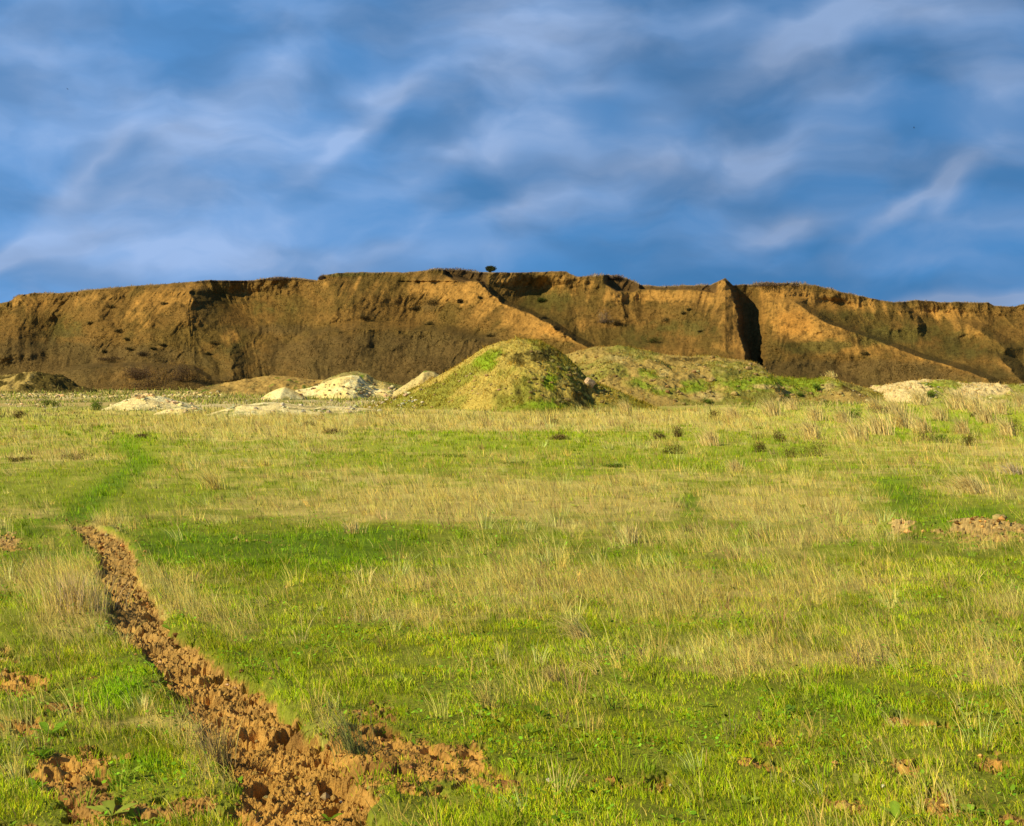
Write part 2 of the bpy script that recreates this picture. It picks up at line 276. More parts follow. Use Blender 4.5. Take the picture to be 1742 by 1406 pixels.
def field():
    # rows spaced by perspective, columns by angle: fine close by, coarse far away
    d = [1.2]
    while d[-1] < 64: d.append(d[-1]+max(.008, d[-1]**2/(F*CH)*1.5))
    while d[-1] < 9000: d.append(d[-1]*1.06)
    d = np.array([-40, -20, -10, -5, -2, 0.]+d)
    a = np.concatenate([-np.geomspace(6, .56, 26), np.linspace(-.54, -.40, 40), np.linspace(-.398, .398, 900), np.linspace(.40, .54, 40), np.geomspace(.56, 6, 26)])
    D, A = np.meshgrid(d, a, indexing='ij')
    X = A*np.maximum(np.abs(D), 3.0); Y = D.copy()
    soil, dry, lush, pm, dd, end, px, py = masks(X, Y); px0, py0 = to_px(X, Y)
    H = height(X, Y, soil, pm, dd, end)
    far = ss(80, 140, Y); H = H*(1-far)-.05*far
    G = mixc(C(.34, .36, .04), C(.70, .54, .16), ss(.25, .9, dry)); G = mixc(G, C(.15, .26, .014), lush*.8)
    thatch = fbm(X*3, Y*3, 4, 71); G = G*(1+.35*thatch[..., None])
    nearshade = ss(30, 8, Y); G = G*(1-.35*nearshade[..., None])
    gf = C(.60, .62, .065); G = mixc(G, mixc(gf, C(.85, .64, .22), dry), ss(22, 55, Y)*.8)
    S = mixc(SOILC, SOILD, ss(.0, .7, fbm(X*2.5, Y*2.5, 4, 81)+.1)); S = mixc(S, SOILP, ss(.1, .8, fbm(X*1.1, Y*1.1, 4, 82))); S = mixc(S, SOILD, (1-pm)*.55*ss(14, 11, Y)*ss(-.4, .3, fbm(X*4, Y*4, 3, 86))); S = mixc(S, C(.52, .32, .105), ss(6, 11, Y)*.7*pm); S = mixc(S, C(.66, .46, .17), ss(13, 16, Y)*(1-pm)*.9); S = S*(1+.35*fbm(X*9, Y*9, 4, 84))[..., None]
    cc = mixc(G, S, ss(.25, .62, np.maximum(soil, pm)+.25*fbm(X*22, Y*22, 3, 83)))
    # rough ochre ground between the mounds and the hill
    oc = mixc(C(.62, .44, .16), C(.36, .34, .07), ss(-.2, .4, fbm(X/6, Y/3, 4, 91))); sp = ss(.25, .8, blobs(px0, py0, [(560,690,150,9),(300,690,110,7),(80,674,170,6),(430,672,120,4),(1600,690,200,7,.7)])+.35*fbm(X*.8, Y*.5, 4, 93)); cc = mixc(cc, oc, ss(64, 80, Y)); cc = mixc(cc, C(.80, .62, .30), sp*ss(56, 64, Y)*.95)
    nr, nc = D.shape; fc = grid_faces(nr, nc); V = np.stack([X, Y, H], -1).reshape(-1, 3); cc = cc.reshape(-1, 3)
    pf = (pm.ravel()[fc].mean(1) > .5)
    def sub(name, sel, mat):
        f = fc[sel]; u, inv = np.unique(f, return_inverse=True)
        o = mesh_from(name, V[u], [inv.reshape(-1, 4)], mat, cc[u], kind='structure', smooth=False); o['label'] = name.replace('_', ' '); return o
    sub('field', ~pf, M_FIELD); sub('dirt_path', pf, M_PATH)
field()

# ------------------------------------------------------------------ blades
def ribbons(P, ln, wd, lean, face, segs, c0, c1, droop=.6):
    """P (n,3) roots, ln length, wd width, lean (n,2) horizontal tip offset as a share of length, face angle of the flat side."""
    n = len(P); wx = np.cos(face)*wd*.5; wy = np.sin(face)*wd*.5
    V = []; Cc = []
    for k in range(segs+1):
        t = k/segs
        hx = lean[:, 0]*ln*(t**1.7); hy = lean[:, 1]*ln*(t**1.7)
        ll = np.hypot(lean[:, 0], lean[:, 1]); hz = ln*t*np.sqrt(np.clip(1-(ll*t*droop)**2, .15, 1))
        c = P+np.stack([hx, hy, hz-.01], -1); cl = c0+(c1-c0)*t
        if k < segs:
            tw = 1-.35*t; off = np.stack([wx*tw, wy*tw, 0*wx], -1); V += [c-off, c+off]; Cc += [cl, cl]
        else: V.append(c); Cc.append(cl)
    m = len(V); V = np.stack(V, 1).reshape(-1, 3); Cc = np.stack(Cc, 1).reshape(-1, 3)
    b = (np.arange(n)*m)[:, None]; fs = []
    if segs > 1: fs.append(np.concatenate([b+np.array([[2*k, 2*k+1, 2*k+3, 2*k+2]]) for k in range(segs-1)]))
    fs.append(b+np.array([[2*segs-2, 2*segs-1, 2*segs]]))
    return V, fs, Cc
class Acc:
    def __init__(s): s.V = []; s.F = {}; s.C = []; s.n = 0
    def add(s, V, fs, Cc):
        for f in fs: s.F.setdefault(f.shape[1], []).append(f+s.n)
        s.V.append(V); s.C.append(Cc); s.n += len(V)
    def build(s, name, mat, parent=None, kind=None):
        return mesh_from(name, np.concatenate(s.V), [np.concatenate(f) for f in s.F.values()], mat, np.concatenate(s.C), smooth=False, parent=parent, kind=kind)
def rcol(base, n, v=.25, hv=.08):
    k = rng.normal(1, v, (n, 1)).clip(.4, 1.8); return base*k*(1+rng.normal(0, hv, (n, 3)))
def sample_depth(n, d0, d1, e):
    q = np.linspace(d0, d1, 4000); pdf = q*q**(-e); c = np.cumsum(pdf); c /= c[-1]; return np.interp(rng.random(n), c, q)
def field_pts(n, d0, d1, e, wide=.42):
    Y = sample_depth(n, d0, d1, e); X = rng.uniform(-1, 1, n)*(.40*Y+1.3); return X, Y

GREENC = C(.42, .56, .012); GREENL = C(.70, .72, .03); LUSHC = C(.30, .56, .010); STRAW = C(.98, .73, .17); STRAWP = C(1.0, .86, .27); BROWNG = C(.66, .44, .19)
def green():
    acc = Acc()
    for n, d0, d1, e, segs, hmul in ((640000, 4.0, 13, 1.35, 2, 1.0), (230000, 13, 64, 1.8, 1, 1.0)):
        X, Y = field_pts(n, d0, d1, e)
        soil, dry, lush, pm, dd, end, px, py = masks(X, Y)
        clump = ss(-.35, .35, fbm(X*6, Y*6, 3, 101))
        keep = rng.random(n) < (1-np.maximum(soil*.86, np.clip(pm*1.25-.3*rng.random(n), 0, 1)))*(1-.62*dry-.30*dry*ss(25, 45, Y))*(.3+.7*clump)
        X, Y, soil, dry, lush, pm, dd, end, clump = [q[keep] for q in (X, Y, soil, dry, lush, pm, dd, end, clump)]; n = len(X)
        Z = height(X, Y, soil, pm, dd, end)
        sc = np.maximum(1, Y/11.0); edge = ss(68, 50, Y+8*fbm(X*.3, Y*.3, 3, 106))
        ln = (.35+.65*edge)*rng.uniform(.016, .058, n)*(.7+.6*clump)*(1+.5*lush)*sc**.62*(.8+.3*dry); wd = rng.uniform(.002, .0045, n)*sc**1.15
        ang_ = rng.uniform(0, 2*math.pi, n); lm = rng.uniform(.1, .75, n)
        lean = np.stack([np.cos(ang_)*lm-.10, np.sin(ang_)*lm], -1)
        c = rcol(GREENC, n, .22); t = rng.random(n)
        c = mixc(c, rcol(GREENL, n, .2), (t > .72)*1.0); c = mixc(c, rcol(LUSHC, n, .18), lush*.85); c = mixc(c, rcol(C(.66, .54, .12), n, .2), (rng.random(n) < .10+.35*dry)*1.0)
        pt = ss(-.5, .5, fbm(X*.9, Y*.9, 3, 103)); c = np.minimum(c, .95); c = mixc(c, c*C(1.25, 1.0, 1.1), pt*.4); c = c*(.72+.5*ss(-.45, .45, fbm(X*3.2, Y*2.2, 3, 105)))[:, None]
        V, fs, cc = ribbons(np.stack([X, Y, Z], -1), ln, wd, lean, rng.uniform(-1.2, 1.2, n), segs, c*.8, c*1.15)
        acc.add(V, fs, cc)
    # small round leaves of clover and weeds among the near grass
    n = 60000; X, Y = field_pts(n, 4.2, 17, 1.2); soil, dry, lush, pm, dd, end, px, py = masks(X, Y)
    cl = fbm(X*2.3, Y*2.3, 3, 111); keep = (cl > .12) & (rng.random(n) < (1-np.maximum(soil, pm))*(1-.6*dry))
    X, Y, soil, pm, dd, end = [q[keep] for q in (X, Y, soil, pm, dd, end)]; n = len(X); Z = height(X, Y, soil, pm, dd, end)+rng.uniform(.01, .055, n)
    r = rng.uniform(.005, .012, n); a0 = rng.uniform(0, 6.28, n); tx, ty = rng.normal(0, .45, n), rng.normal(0, .45, n)
    V = []
    for k in range(5):
        q = a0+k*1.2566; ox, oy = np.cos(q)*r, np.sin(q)*r*.75; V.append(np.stack([X+ox, Y+oy, Z+ox*tx+oy*ty], -1))
    V = np.stack(V, 1).reshape(-1, 3); cc = np.repeat(rcol(C(.27, .48, .03), n, .3), 5, 0)
    acc.add(V, [(np.arange(n)*5)[:, None]+np.arange(5)[None]], cc)
    o = acc.build('green_grass', M_LEAF); tag(o, 'short bright green grass covering the flat field', 'grass', kind='stuff')
def straw():
    acc = Acc()
    for n, d0, d1, e, segs in ((180000, 4.0, 15, 1.25, 3), (170000, 15, 66, 1.75, 1)):
        X, Y = field_pts(n, d0, d1, e)
        soil, dry, lush, pm, dd, end, px, py = masks(X, Y)
        cl = ss(-.25, .45, fbm(X*2.6, Y*2.6, 4, 121)); dn = dry**1.35
        keep = rng.random(n) < (.012+1.35*dn*(.25+.9*cl))*(1-np.maximum(soil*.9, pm))
        X, Y, soil, dry, pm, dd, end, cl = [q[keep] for q in (X, Y, soil, dry, pm, dd, end, cl)]; n = len(X)
        Z = height(X, Y, soil, pm, dd, end); sc = np.maximum(1, Y/11.0)
        ln = rng.gamma(5, .2, n)*(.10+.10*dry*cl)*sc**.35; ln = np.minimum(ln*.88, .34*sc**.3)*(.4+.6*ss(70, 52, Y+9*fbm(X*.3, Y*.3, 3, 126))); wd = rng.uniform(.0013, .0030, n)*sc**1.08
        wa = fbm(X*.8, Y*.8, 3, 123)*1.2; ang_ = math.pi+wa+rng.normal(0, 1.0, n); lm = rng.uniform(.1, .95, n)
        lean = np.stack([np.cos(ang_)*lm-.12, np.sin(ang_)*lm*.7], -1)
        c = rcol(STRAW, n, .2, .05); c = mixc(c, rcol(STRAWP, n, .12, .04), (rng.random(n) < .25)*1.0); c = mixc(c, rcol(BROWNG, n, .2), (rng.random(n) < .12)*1.0); c = mixc(c, rcol(C(.66, .60, .13), n, .15), (rng.random(n) < .35)*1.0)
        V, fs, cc = ribbons(np.stack([X, Y, Z], -1), ln, wd, lean, rng.uniform(-1.2, 1.2, n), segs, c*.9, c, .7)
        acc.add(V, fs, cc)
    o = acc.build('dry_grass', M_DRY); tag(o, 'thin straw coloured dry grass stems in drifts over the field', 'dry grass', kind='stuff')
def clumps():
    # fans of blades: the tufts one sees standing out of the sward
    for name, nc, d0, d1, e, isdry in (('dry_tufts', 9000, 4.2, 64, 1.55, True), ('green_tufts', 7000, 4.2, 50, 1.5, False)):
        X, Y = field_pts(nc, d0, d1, e); soil, dry, lush, pm, dd, end, px, py = masks(X, Y)
        w = dry**1.2*.95+.03 if isdry else (1-dry)*.8
        keep = rng.random(nc) < w*(1-np.maximum(soil*.8, pm)); X, Y, soil, pm, dd, end, dry = [q[keep] for q in (X, Y, soil, pm, dd, end, dry)]; nc = len(X)
        Z = height(X, Y, soil, pm, dd, end); sc = np.maximum(1, Y/10); k = 20 if isdry else 16
        R = rng.uniform(.5, 1.5, nc)**1.4; i = np.repeat(np.arange(nc), k); n = len(i)
        a = rng.uniform(0, 6.28, n); rr = rng.random(n)**.5*.035*(R*sc**.8)[i]; tilt = np.repeat(rng.normal(-.22, .25, nc), k)
        ln = (.13 if isdry else .065)*(R*sc**.4)[i]*rng.uniform(.45, 1.1, n); lm = rng.uniform(.05, .65, n)
        c0 = rcol(STRAW if isdry else GREENC*C(.8, .85, 1), nc, .18, .05); hue = rng.random(nc)
        c0 = mixc(c0, rcol(STRAWP if isdry else C(.46, .56, .05), nc, .1), (hue < .35)*1.0)
        if isdry: c0 = mixc(c0, rcol(C(.55, .34, .14), nc, .15), (hue > .86)*1.0)
        c = c0[i]*rng.uniform(.75, 1.15, (n, 1)); P = np.stack([X[i]+np.cos(a)*rr, Y[i]+np.sin(a)*rr, Z[i]], -1)
        acc = Acc(); near = Y[i] < 16
        for sel, sg in ((near, 3), (~near, 1)):
            V, fs, cc = ribbons(P[sel], ln[sel], (rng.uniform(.0016, .0034, n)*(1 if isdry else 1.5)*sc[i]**1.08)[sel], np.stack([np.cos(a)*lm+tilt, np.sin(a)*lm], -1)[sel], rng.uniform(-1.2, 1.2, n)[sel], sg, c[sel]*.85, c[sel], .7); acc.add(V, fs, cc)
        o = acc.build(name, M_DRY if isdry else M_LEAF); tag(o, 'straw coloured tufts standing up out of the field' if isdry else 'darker green tufts dotted through the field', 'grass', kind='stuff')
green(); straw(); clumps()

# ------------------------------------------------------------------ the eroded hill
TOP = [(-900,540),(-500,528),(-200,522),(0,517),(20,512),(32,503),(60,499),(110,499),(150,494),(200,489),(260,485),(320,481),(360,477),(400,478),(430,478),(460,473),(500,473),(540,478),(550,469),(575,465),(600,463.5),(680,464),(710,463),(740,458.5),(790,460),(815,463),(840,464),(870,464),(963,462),(970,466),(980,472),(1000,470),(1030,468.5),(1065,474),(1090,485),(1130,488),(1160,486),(1213,485),(1240,486),(1290,484),(1340,481.5),(1385,486),(1430,497),(1480,508),(1520,515),(1560,511),(1600,514),(1680,515),(1690,521),(1725,522),(1742,517),(1900,512),(2200,520),(2700,540)]
SPURS = [  # crest (px, py, reach towards the camera in m), fade width left, fade width right
 ([(40,505,1),(30,540,3),(10,600,5)], 90, 70),
 ([(178,494,1),(172,530,2.5),(160,580,3)], 60, 80),
 ([(322,482,5,190,26),(327,512,7.5,200,50),(322,545,7,200,110),(332,600,4,180,170),(340,660,3,180,170)], 0, 0),
 ([(392,560,.3),(392,566,2.5),(394,590,4),(396,640,5)], 60, 40),
 ([(556,474,.5),(562,500,2.5),(575,540,4)], 50, 120),
 ([(757,466,4,110,10),(790,478,7,120,12),(812,480,8,120,12),(830,497,10,130,14),(850,514,11,140,15),(915,540,13,210,16),(960,570,14,240,18),(1000,592,14.5,270,20),(1015,665,14,230,40)], 0, 0),
 ([(960,464,.5),(1000,478,2),(1040,496,3),(1060,520,2),(1070,560,1)], 90, 60),
 ([(1228,474,6),(1236,480,7),(1246,505,9),(1253,535,10.5),(1256,570,12),(1268,608,13),(1272,665,13)], 230, 11),
 ([(1312,548,1),(1304,565,4),(1298,590,5),(1296,665,6)], 9, 220),
 ([(1347,507,1,60,30),(1352,516,5,90,16),(1400,548,8,200,18),(1440,562,9,240,18),(1475,574,9.5,260,20),(1560,607,10,280,24),(1620,624,10,300,40),(1680,645,10,300,40),(1700,665,10,300,40)], 0, 0),
 ([(1448,556,1),(1455,566,2.5),(1462,585,1)], 10, 8),
 ([(1521,513,1.5),(1540,530,3.5),(1560,551,4)], 90, 13),
 ([(1628,545,.5),(1645,552,3),(1672,568,4),(1710,592,5)], 70, 30),
 ([(1690,592,2),(1706,612,6),(1725,635,8),(1745,660,8)], 150, 26)]
def rim_smooth(px): return np.interp(px, [t[0] for t in TOP], [t[1] for t in TOP])
def slant(px): return np.interp(px, [0, 180, 318, 330, 400, 480, 560, 700, 820, 900, 1000, 1120, 1230, 1260, 1340, 1420, 1600, 1742], [.2, .8, .9, -.5, -.5, .1, .5, .4, .9, .3, .1, -.1, .7, -.3, .5, -.4, -.3, -.5])
def hill_surface(px, v):
    """px, v arrays -> X, Y, Z, py"""
    t0 = rim_smooth(px); t0 = t0+fbm(px/14, px*0+.3, 3, 5)*1.1
    spike = 12.5*np.clip(1-np.abs(px-1233-np.where(px > 1233, 0, 0))/np.where(px < 1233, 24, 13), 0, 1)**.9
    top = t0-spike
    base = 663.0; py = base+(top-base)*v
    g = np.where(v < .88, v*1.0, .88+(v-.88)*.5)
    Y = 180+29*g
    R = np.zeros_like(px); global LEE, SUNNY; LEE = np.zeros_like(px); SUNNY = np.zeros_like(px)
    for cr, wl, wr in SPURS:
        cy = np.array([c[1] for c in cr], float); cxx = np.array([c[0] for c in cr], float); ca = np.array([c[2] for c in cr], float)
        if len(cr[0]) > 3: wl = np.interp(py, cy, [c[3] for c in cr]); wr = np.interp(py, cy, [c[4] for c in cr])
        flat = np.clip(1.2*(cy[-1]-cy[0])/(abs(cxx[-1]-cxx[0])+1), .5, 1)
        wob = flat*fbm(py/9, px/14+cxx[0]*.01, 4, 7)*9*np.minimum(1, wr/16)
        xc = np.interp(py, cy, cxx); xc = xc+wob*np.exp(-np.abs(px-xc)/12); A = np.interp(py, cy, ca)*ss(cy[0]-3, cy[0]+(16 if len(cr[0]) > 3 and cy[0] < 500 else 6), py)*(1 if cy[-1] > 640 else 1-ss(cy[-1], cy[-1]+30, py))
        t = px-xc
        c_ = np.where(t < 0, np.clip(1+t/wl, 0, 1)**1.25, np.clip(1-t/wr, 0, 1)**.9)*A
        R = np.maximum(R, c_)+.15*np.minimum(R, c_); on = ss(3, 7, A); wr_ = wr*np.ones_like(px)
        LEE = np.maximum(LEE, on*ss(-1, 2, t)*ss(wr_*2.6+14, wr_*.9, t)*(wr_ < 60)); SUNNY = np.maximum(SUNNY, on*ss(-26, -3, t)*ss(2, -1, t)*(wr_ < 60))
    # bowls (negative) and bulges
    R += blobs(px, py, [(440,515,75,34,-4.5),(920,505,70,34,-5.5),(1100,555,110,35,-2.5),(1275,540,26,60,-4),(110,560,60,40,-2.5),(1590,545,70,22,-3.5),(160,530,40,40,2),(250,560,50,50,2.5),(60,560,40,40,-2),(700,530,60,24,-1.5),(1180,530,40,40,2.5),(1090,600,80,20,3),(1420,520,50,14,-2.5),(1660,580,40,16,-3),(1500,580,60,25,-1.5),(650,500,110,30,2)])
    # bench in front, with its own top edge
    edge = np.interp(px, [470,520,600,650,760,850], [600,560,546,546,551,575]); R += 6.5*ss(460, 540, px)*ss(910, 730, px)*ss(-1, 16, py-edge)
    edge = np.interp(px, [90,160,250,330,360], [628,618,617,622,640]); R += 7*ss(80, 150, px)*ss(440, 290, px)*ss(-1, 8, py-edge)
    # recess under the turf: pieces of wall that stand back behind a lit crest
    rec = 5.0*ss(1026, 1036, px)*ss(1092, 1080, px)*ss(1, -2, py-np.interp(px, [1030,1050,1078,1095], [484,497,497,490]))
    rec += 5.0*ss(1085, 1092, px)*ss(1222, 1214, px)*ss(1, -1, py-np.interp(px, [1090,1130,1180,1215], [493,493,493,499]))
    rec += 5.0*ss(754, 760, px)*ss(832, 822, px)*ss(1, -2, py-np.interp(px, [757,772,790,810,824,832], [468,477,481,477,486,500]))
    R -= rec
    k = ss(0, .12, v)
    sh = px+slant(px)*(py-480); rill = ridged(sh/24+fbm(px/40, py/30, 3, 2)*.7, py/95, 4, 13); R += (rill-.5)*1.15*k*(.45+.55*ss(.2, .9, v))
    R += fbm(px/60, py/40, 4, 15)*1.5*k+fbm(px/9, py/12, 4, 17)*.22+ridged(sh/7, py/30, 3, 19)*.25*ss(.55, .95, v)
    Y = Y-R
    zz = CH-((py-HY)/F)*Y; X = (px-CX)/F*Y
    return X, Y, zz, py, R, rec
def hill():
    pxs = np.concatenate([np.linspace(-900, -30, 160, endpoint=False), np.linspace(-30, 1772, 1500, endpoint=False), np.linspace(1772, 2700, 160)])
    vs = np.concatenate([np.linspace(0, .97, 250, endpoint=False), np.linspace(.97, 1, 10)])
    V_, P_ = np.meshgrid(vs, pxs, indexing='ij')
    X, Y, Z, py, R, rec = hill_surface(P_, V_)
    px = P_; lee, sunny = LEE.copy(), SUNNY.copy()
    # colours
    n1 = fbm(px/45, py/28, 5, 31); n2 = fbm(px/12, py/10, 4, 33); sh = px+slant(px)*(py-480); st = ridged(sh/9, py/45, 4, 35); st2 = ridged(sh/22, py/80, 4, 37)
    base = mixc(C(.26, .155, .048), C(.185, .125, .038), ss(-.35, .35, n1))
    och = blobs(px, py, [(790,497,60,24,1),(700,488,60,20,.5),(600,490,60,25,.4),(870,535,70,20,.9),(940,562,60,18,1.1),(1010,480,60,12,.6),(1110,505,110,12,.9),(1230,520,35,40,.9),(1240,590,30,20,.7),(1350,540,45,26,1.7),(1400,580,60,20,1.0),(1470,595,50,14,.8),
      (1560,615,80,12,.7),(1340,500,60,12,.7),(1450,520,60,18,.9),(1600,532,90,12,.8),(1650,560,40,22,.7),(290,505,55,24,.9),(240,540,50,30,.5),(60,515,60,14,.6),(170,510,40,14,.5),(392,575,22,14,.9),(400,505,40,20,.4),(220,640,70,14,.9),(880,480,90,14,.6),(1700,630,60,16,.6),(340,490,20,10,.4)])
    och = och*(.55+.7*st)+.55*sunny-.5*lee+n1*.3+n2*.2+(st2-.55)*1.3*ss(620, 540, py); base = mixc(base, C(.50, .28, .080), ss(.36, 1.08, och))  # sunlit crest strips painted golden, shaded flanks given less ochre
    orange = blobs(px, py, [(1350,550,40,30,1.2),(945,562,40,14,.9),(885,532,30,10,.5),(250,515,40,10,.5)])+n2*.3; base = mixc(base, C(.60, .30, .075), ss(.4, 1.1, orange)*.8)
    olive = blobs(px, py, [(930,512,70,22,1),(450,525,70,24,.7),(1380,590,60,16,1.1),(1530,570,110,22,1.1),(1450,535,70,12,.6),(110,562,40,24,1),(1120,560,90,24,.6),(1190,560,50,16,.5),(1640,600,70,18,.7),(390,600,90,30,.6),(580,467,40,4,2.2),(1080,585,60,12,.6),(60,590,60,20,.4)])+n2*.45+n1*.2
    base = mixc(base, C(.145, .125, .038), ss(.35, 1.0, olive)*.9)
    scr = .75*ss(575, 650, py+22*n1)+blobs(px, py, [(60,600,140,45,1.0),(250,600,110,22,.7),(640,600,160,42,1.3),(800,590,90,30,.9),(520,600,90,22,.6),(1400,632,140,16,1.1),(1520,630,60,16,.8),(350,530,22,30,.7),(730,522,26,10,.8),(460,560,90,10,.8),(1630,575,50,12,.5)])+n2*.3
    base = mixc(base, C(.15, .108, .048), ss(.3, 1.1, scr)*.72)
    base = mixc(base, C(.085, .062, .022), ss(.05, .5, fbm(px/5, py/4, 3, 44)-.12)*.55)
    base = mixc(base, C(.11, .085, .030), lee*(.55+.3*n2)); top = 1-V_; base = base*C(.86, .78, .63)*(1+.16*fbm(sh/4, py/7, 3, 39)+.14*fbm(px/22, py/16, 3, 40))[..., None]  # right flanks of the spurs painted olive and darkened for shade
    rim_shade = ss(.030, .012, top)*ss(.005, .014, top)*(ss(325, 340, px)*ss(545, 530, px)+ss(1240, 1260, px)*ss(1345, 1330, px)+ss(757, 765, px)*ss(835, 825, px)+.5*ss(1500, 1520, px))
    base = mixc(base, C(.045, .026, .012), np.clip(rim_shade, 0, 1)*.9)  # undercut shade below the rim painted as a dark band
    base = mixc(base, C(.085, .050, .022), np.clip(rec/4.0, 0, 1)*.75)  # shade of the recessed walls painted into their colour
    base = mixc(base, C(.26, .19, .12), ss(.012, .004, top)*.8)
    cut = .5*ss(1245, 1254, px)*ss(1308, 1296, px)*ss(495, 505, py); base = mixc(base, C(.15, .075, .022), cut*.7)  # shadow in the cleft deepened in the surface colour
    nr, nc = X.shape
    # flat top behind the rim
    back = []; bc = []
    r0 = rim_smooth(pxs)+fbm(pxs/14, pxs*0+.3, 3, 5)*1.1+.9
    for k, dy in enumerate((1.2, 6, 20, 60, 200, 500)):
        Yb = Y[-1]+dy; zr = CH-((r0-HY)/F)*(Y[-1]+1.2); back.append(np.stack([(pxs-CX)/F*Yb, Yb, zr-.05*k-dy*.004], -1)); bc.append(np.tile(C(.25, .19, .10), (nc, 1)))
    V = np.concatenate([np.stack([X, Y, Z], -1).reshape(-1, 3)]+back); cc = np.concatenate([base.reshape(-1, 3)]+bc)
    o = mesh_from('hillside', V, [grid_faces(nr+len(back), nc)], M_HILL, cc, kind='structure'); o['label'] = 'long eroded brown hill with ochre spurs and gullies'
    # short tufts over the face: grain and small shadows
    acc = Acc(); n = 70000
    px = rng.uniform(-120, 1860, n); v = rng.random(n)**.9*.985
    x, y, z, py, R, rec = hill_surface(px, v)
    ii = np.clip(np.searchsorted(pxs, px), 0, nc-1); jj = np.clip(np.searchsorted(vs, v), 0, nr-1); c = base[jj, ii]
    bright = c.sum(1); keep = (rng.random(n) < np.where(bright > .45, .10, .75)) & (rec < 1) & ~((px > 1246) & (px < 1300)); x, y, z, c, v, px, py = [q[keep] for q in (x, y, z, c, v, px, py)]; n = len(x)
    sz = rng.uniform(.05, .16, n)*(1+.9*ss(.25, .6, fbm(px/30, py/18, 3, 47)))
    a = rng.uniform(0, 6.28, n)
    cc = c*rng.uniform(.8, 1.15, (n, 1))*np.array([1, .97, .9])
    V, fs, c2 = ribbons(np.stack([x, y-.05, z-.04], -1), sz, rng.uniform(.07, .2, n), np.stack([np.cos(a)*.5, np.sin(a)*.5], -1), rng.uniform(-1, 1, n), 1, cc*.7, cc*1.15)
    acc.add(V, fs, c2); o = acc.build('hillside_scrub', M_TWIG); tag(o, 'low dry scrub and tufts covering the hill slopes', 'scrub', kind='stuff')
    # dead weeds fringe along the rim
    acc = Acc(); n = 30000
    px = rng.uniform(-300, 2100, n); hgt = np.interp(px, [0,30,100,200,320,330,360,420,450,500,530,545,560,700,740,800,830,860,960,975,1010,1060,1085,1150,1220,1250,1290,1380,1430,1500,1560,1640,1742], [4,6,5,5,3,2,4,3,6,6,4,8,2,2,6,7,4,1.5,1.5,4,9,9,6,5,6,7,9,9,5,4,5,4,3])
    keep = ~((px > 1205) & (px < 1250)); px, hgt = px[keep], hgt[keep]; n = len(px); dd_ = rng.uniform(-.25, 5.0, n)
    x, y, z, py, R, rec = hill_surface(px, np.full(n, 1.0)); y2 = y+dd_; x = x*y2/y; z = z-.06*np.maximum(0, dd_)-.05
    ln = hgt*.0836*rng.uniform(.2, .85, n)*(.5+.8*ss(-.4, .4, fbm(px/16, px*0, 3, 49))); a = rng.uniform(0, 6.28, n)
    cc = rcol(C(.42, .28, .14), n, .25, .05); cc = mixc(cc, rcol(C(.66, .52, .34), n, .15), (rng.random(n) < .12)*1.0)
    V, fs, c2 = ribbons(np.stack([x, y2, z], -1), ln, rng.uniform(.04, .09, n), np.stack([np.cos(a)*.5, np.sin(a)*.5], -1), rng.uniform(-.6, .6, n), 1, cc*.85, cc)
    acc.add(V, fs, c2); o = acc.build('rim_weeds', M_TWIG); tag(o, 'fringe of dead brown weeds along the hill crest', 'weeds', kind='stuff')
hill()
def hill_pt(px, py):
    """point of the hill seen at px,py"""
    vv = np.linspace(0, 1, 400); X, Y, Z, yy, R, rec = hill_surface(np.full(400, float(px)), vv); k = int(np.argmin(np.abs(yy-py))); return float(X[k]), float(Y[k]), float(Z[k])

# ------------------------------------------------------------------ heaps and mounds
HEAPS = []
def heap(name, label, cat, sil, toe, run, colf, mat, amp=.08, rough=1.0, res=None, group=None, skew=0.0, pw=1.5):
    """sil: outline in photo px; toe: row where its foot meets the ground; run: half depth in metres"""
    Yp = depth_of(toe)+run; sc = Yp/F
    xs = np.array([(p[0]-CX)*sc for p in sil]); zs = np.array([CH-(p[1]-HY)*sc for p in sil])
    x0, x1 = xs[0], xs[-1]; res = res or max(.03, sc*1.0)
    nx = int((x1-x0)/res)+2; ny = int(2.2*run/res)+2
    Xg, Yg = np.meshgrid(np.linspace(x0-.4, x1+.4, nx), np.linspace(Yp-run*1.1, Yp+run*1.1, ny), indexing='xy')
    def hf(X, Y):
        Xs = X*Yp/Y if False else X
        P = np.interp(Xs+skew*(Y-Yp), xs, zs, left=-.3, right=-.3); zm = zs.max()
        t = (Y-Yp)/(run*(.35+.65*np.clip(P/zm, 0, 1)))
        f = 1-np.abs(t)**pw
        h = np.where(P > 0, P*f, P)
        env = np.clip(h/zm*4, 0, 1)*np.clip(1.0-.0*t, 0, 1)
        s = 1/ (sc*36)
        n = fbm(X*s, Y*s, 5, 201)*amp*2.2+(ridged(X*s*2.5, Y*s*2.5, 4, 203)-.5)*amp*1.3*rough+(.5-worley(X*s*7, Y*s*7, 9))*amp*.45*rough
        crest = np.exp(-(t/.25)**2)
        return h+n*env*(1-.55*crest)-.02
    Z = hf(Xg, Yg)
    px, py = to_px(Xg, Yg, Z)
    cc = colf(Xg, Yg, Z, px, py)
    fc = grid_faces(ny, nx); V = np.stack([Xg, Yg, Z], -1).reshape(-1, 3); keep = V[fc][:, :, 2].max(1) > -.06; fc = fc[keep]
    u, inv = np.unique(fc, return_inverse=True); V = V[u]; org = np.array([(x0+x1)/2, Yp, 0])
    o = mesh_from(name, V-org, [inv.reshape(-1, 4)], mat, cc.reshape(-1, 3)[u]); o.location = org
    tag(o, label, cat, group); HEAPS.append((hf, x0, x1, Yp, run, sc, colf)); return o
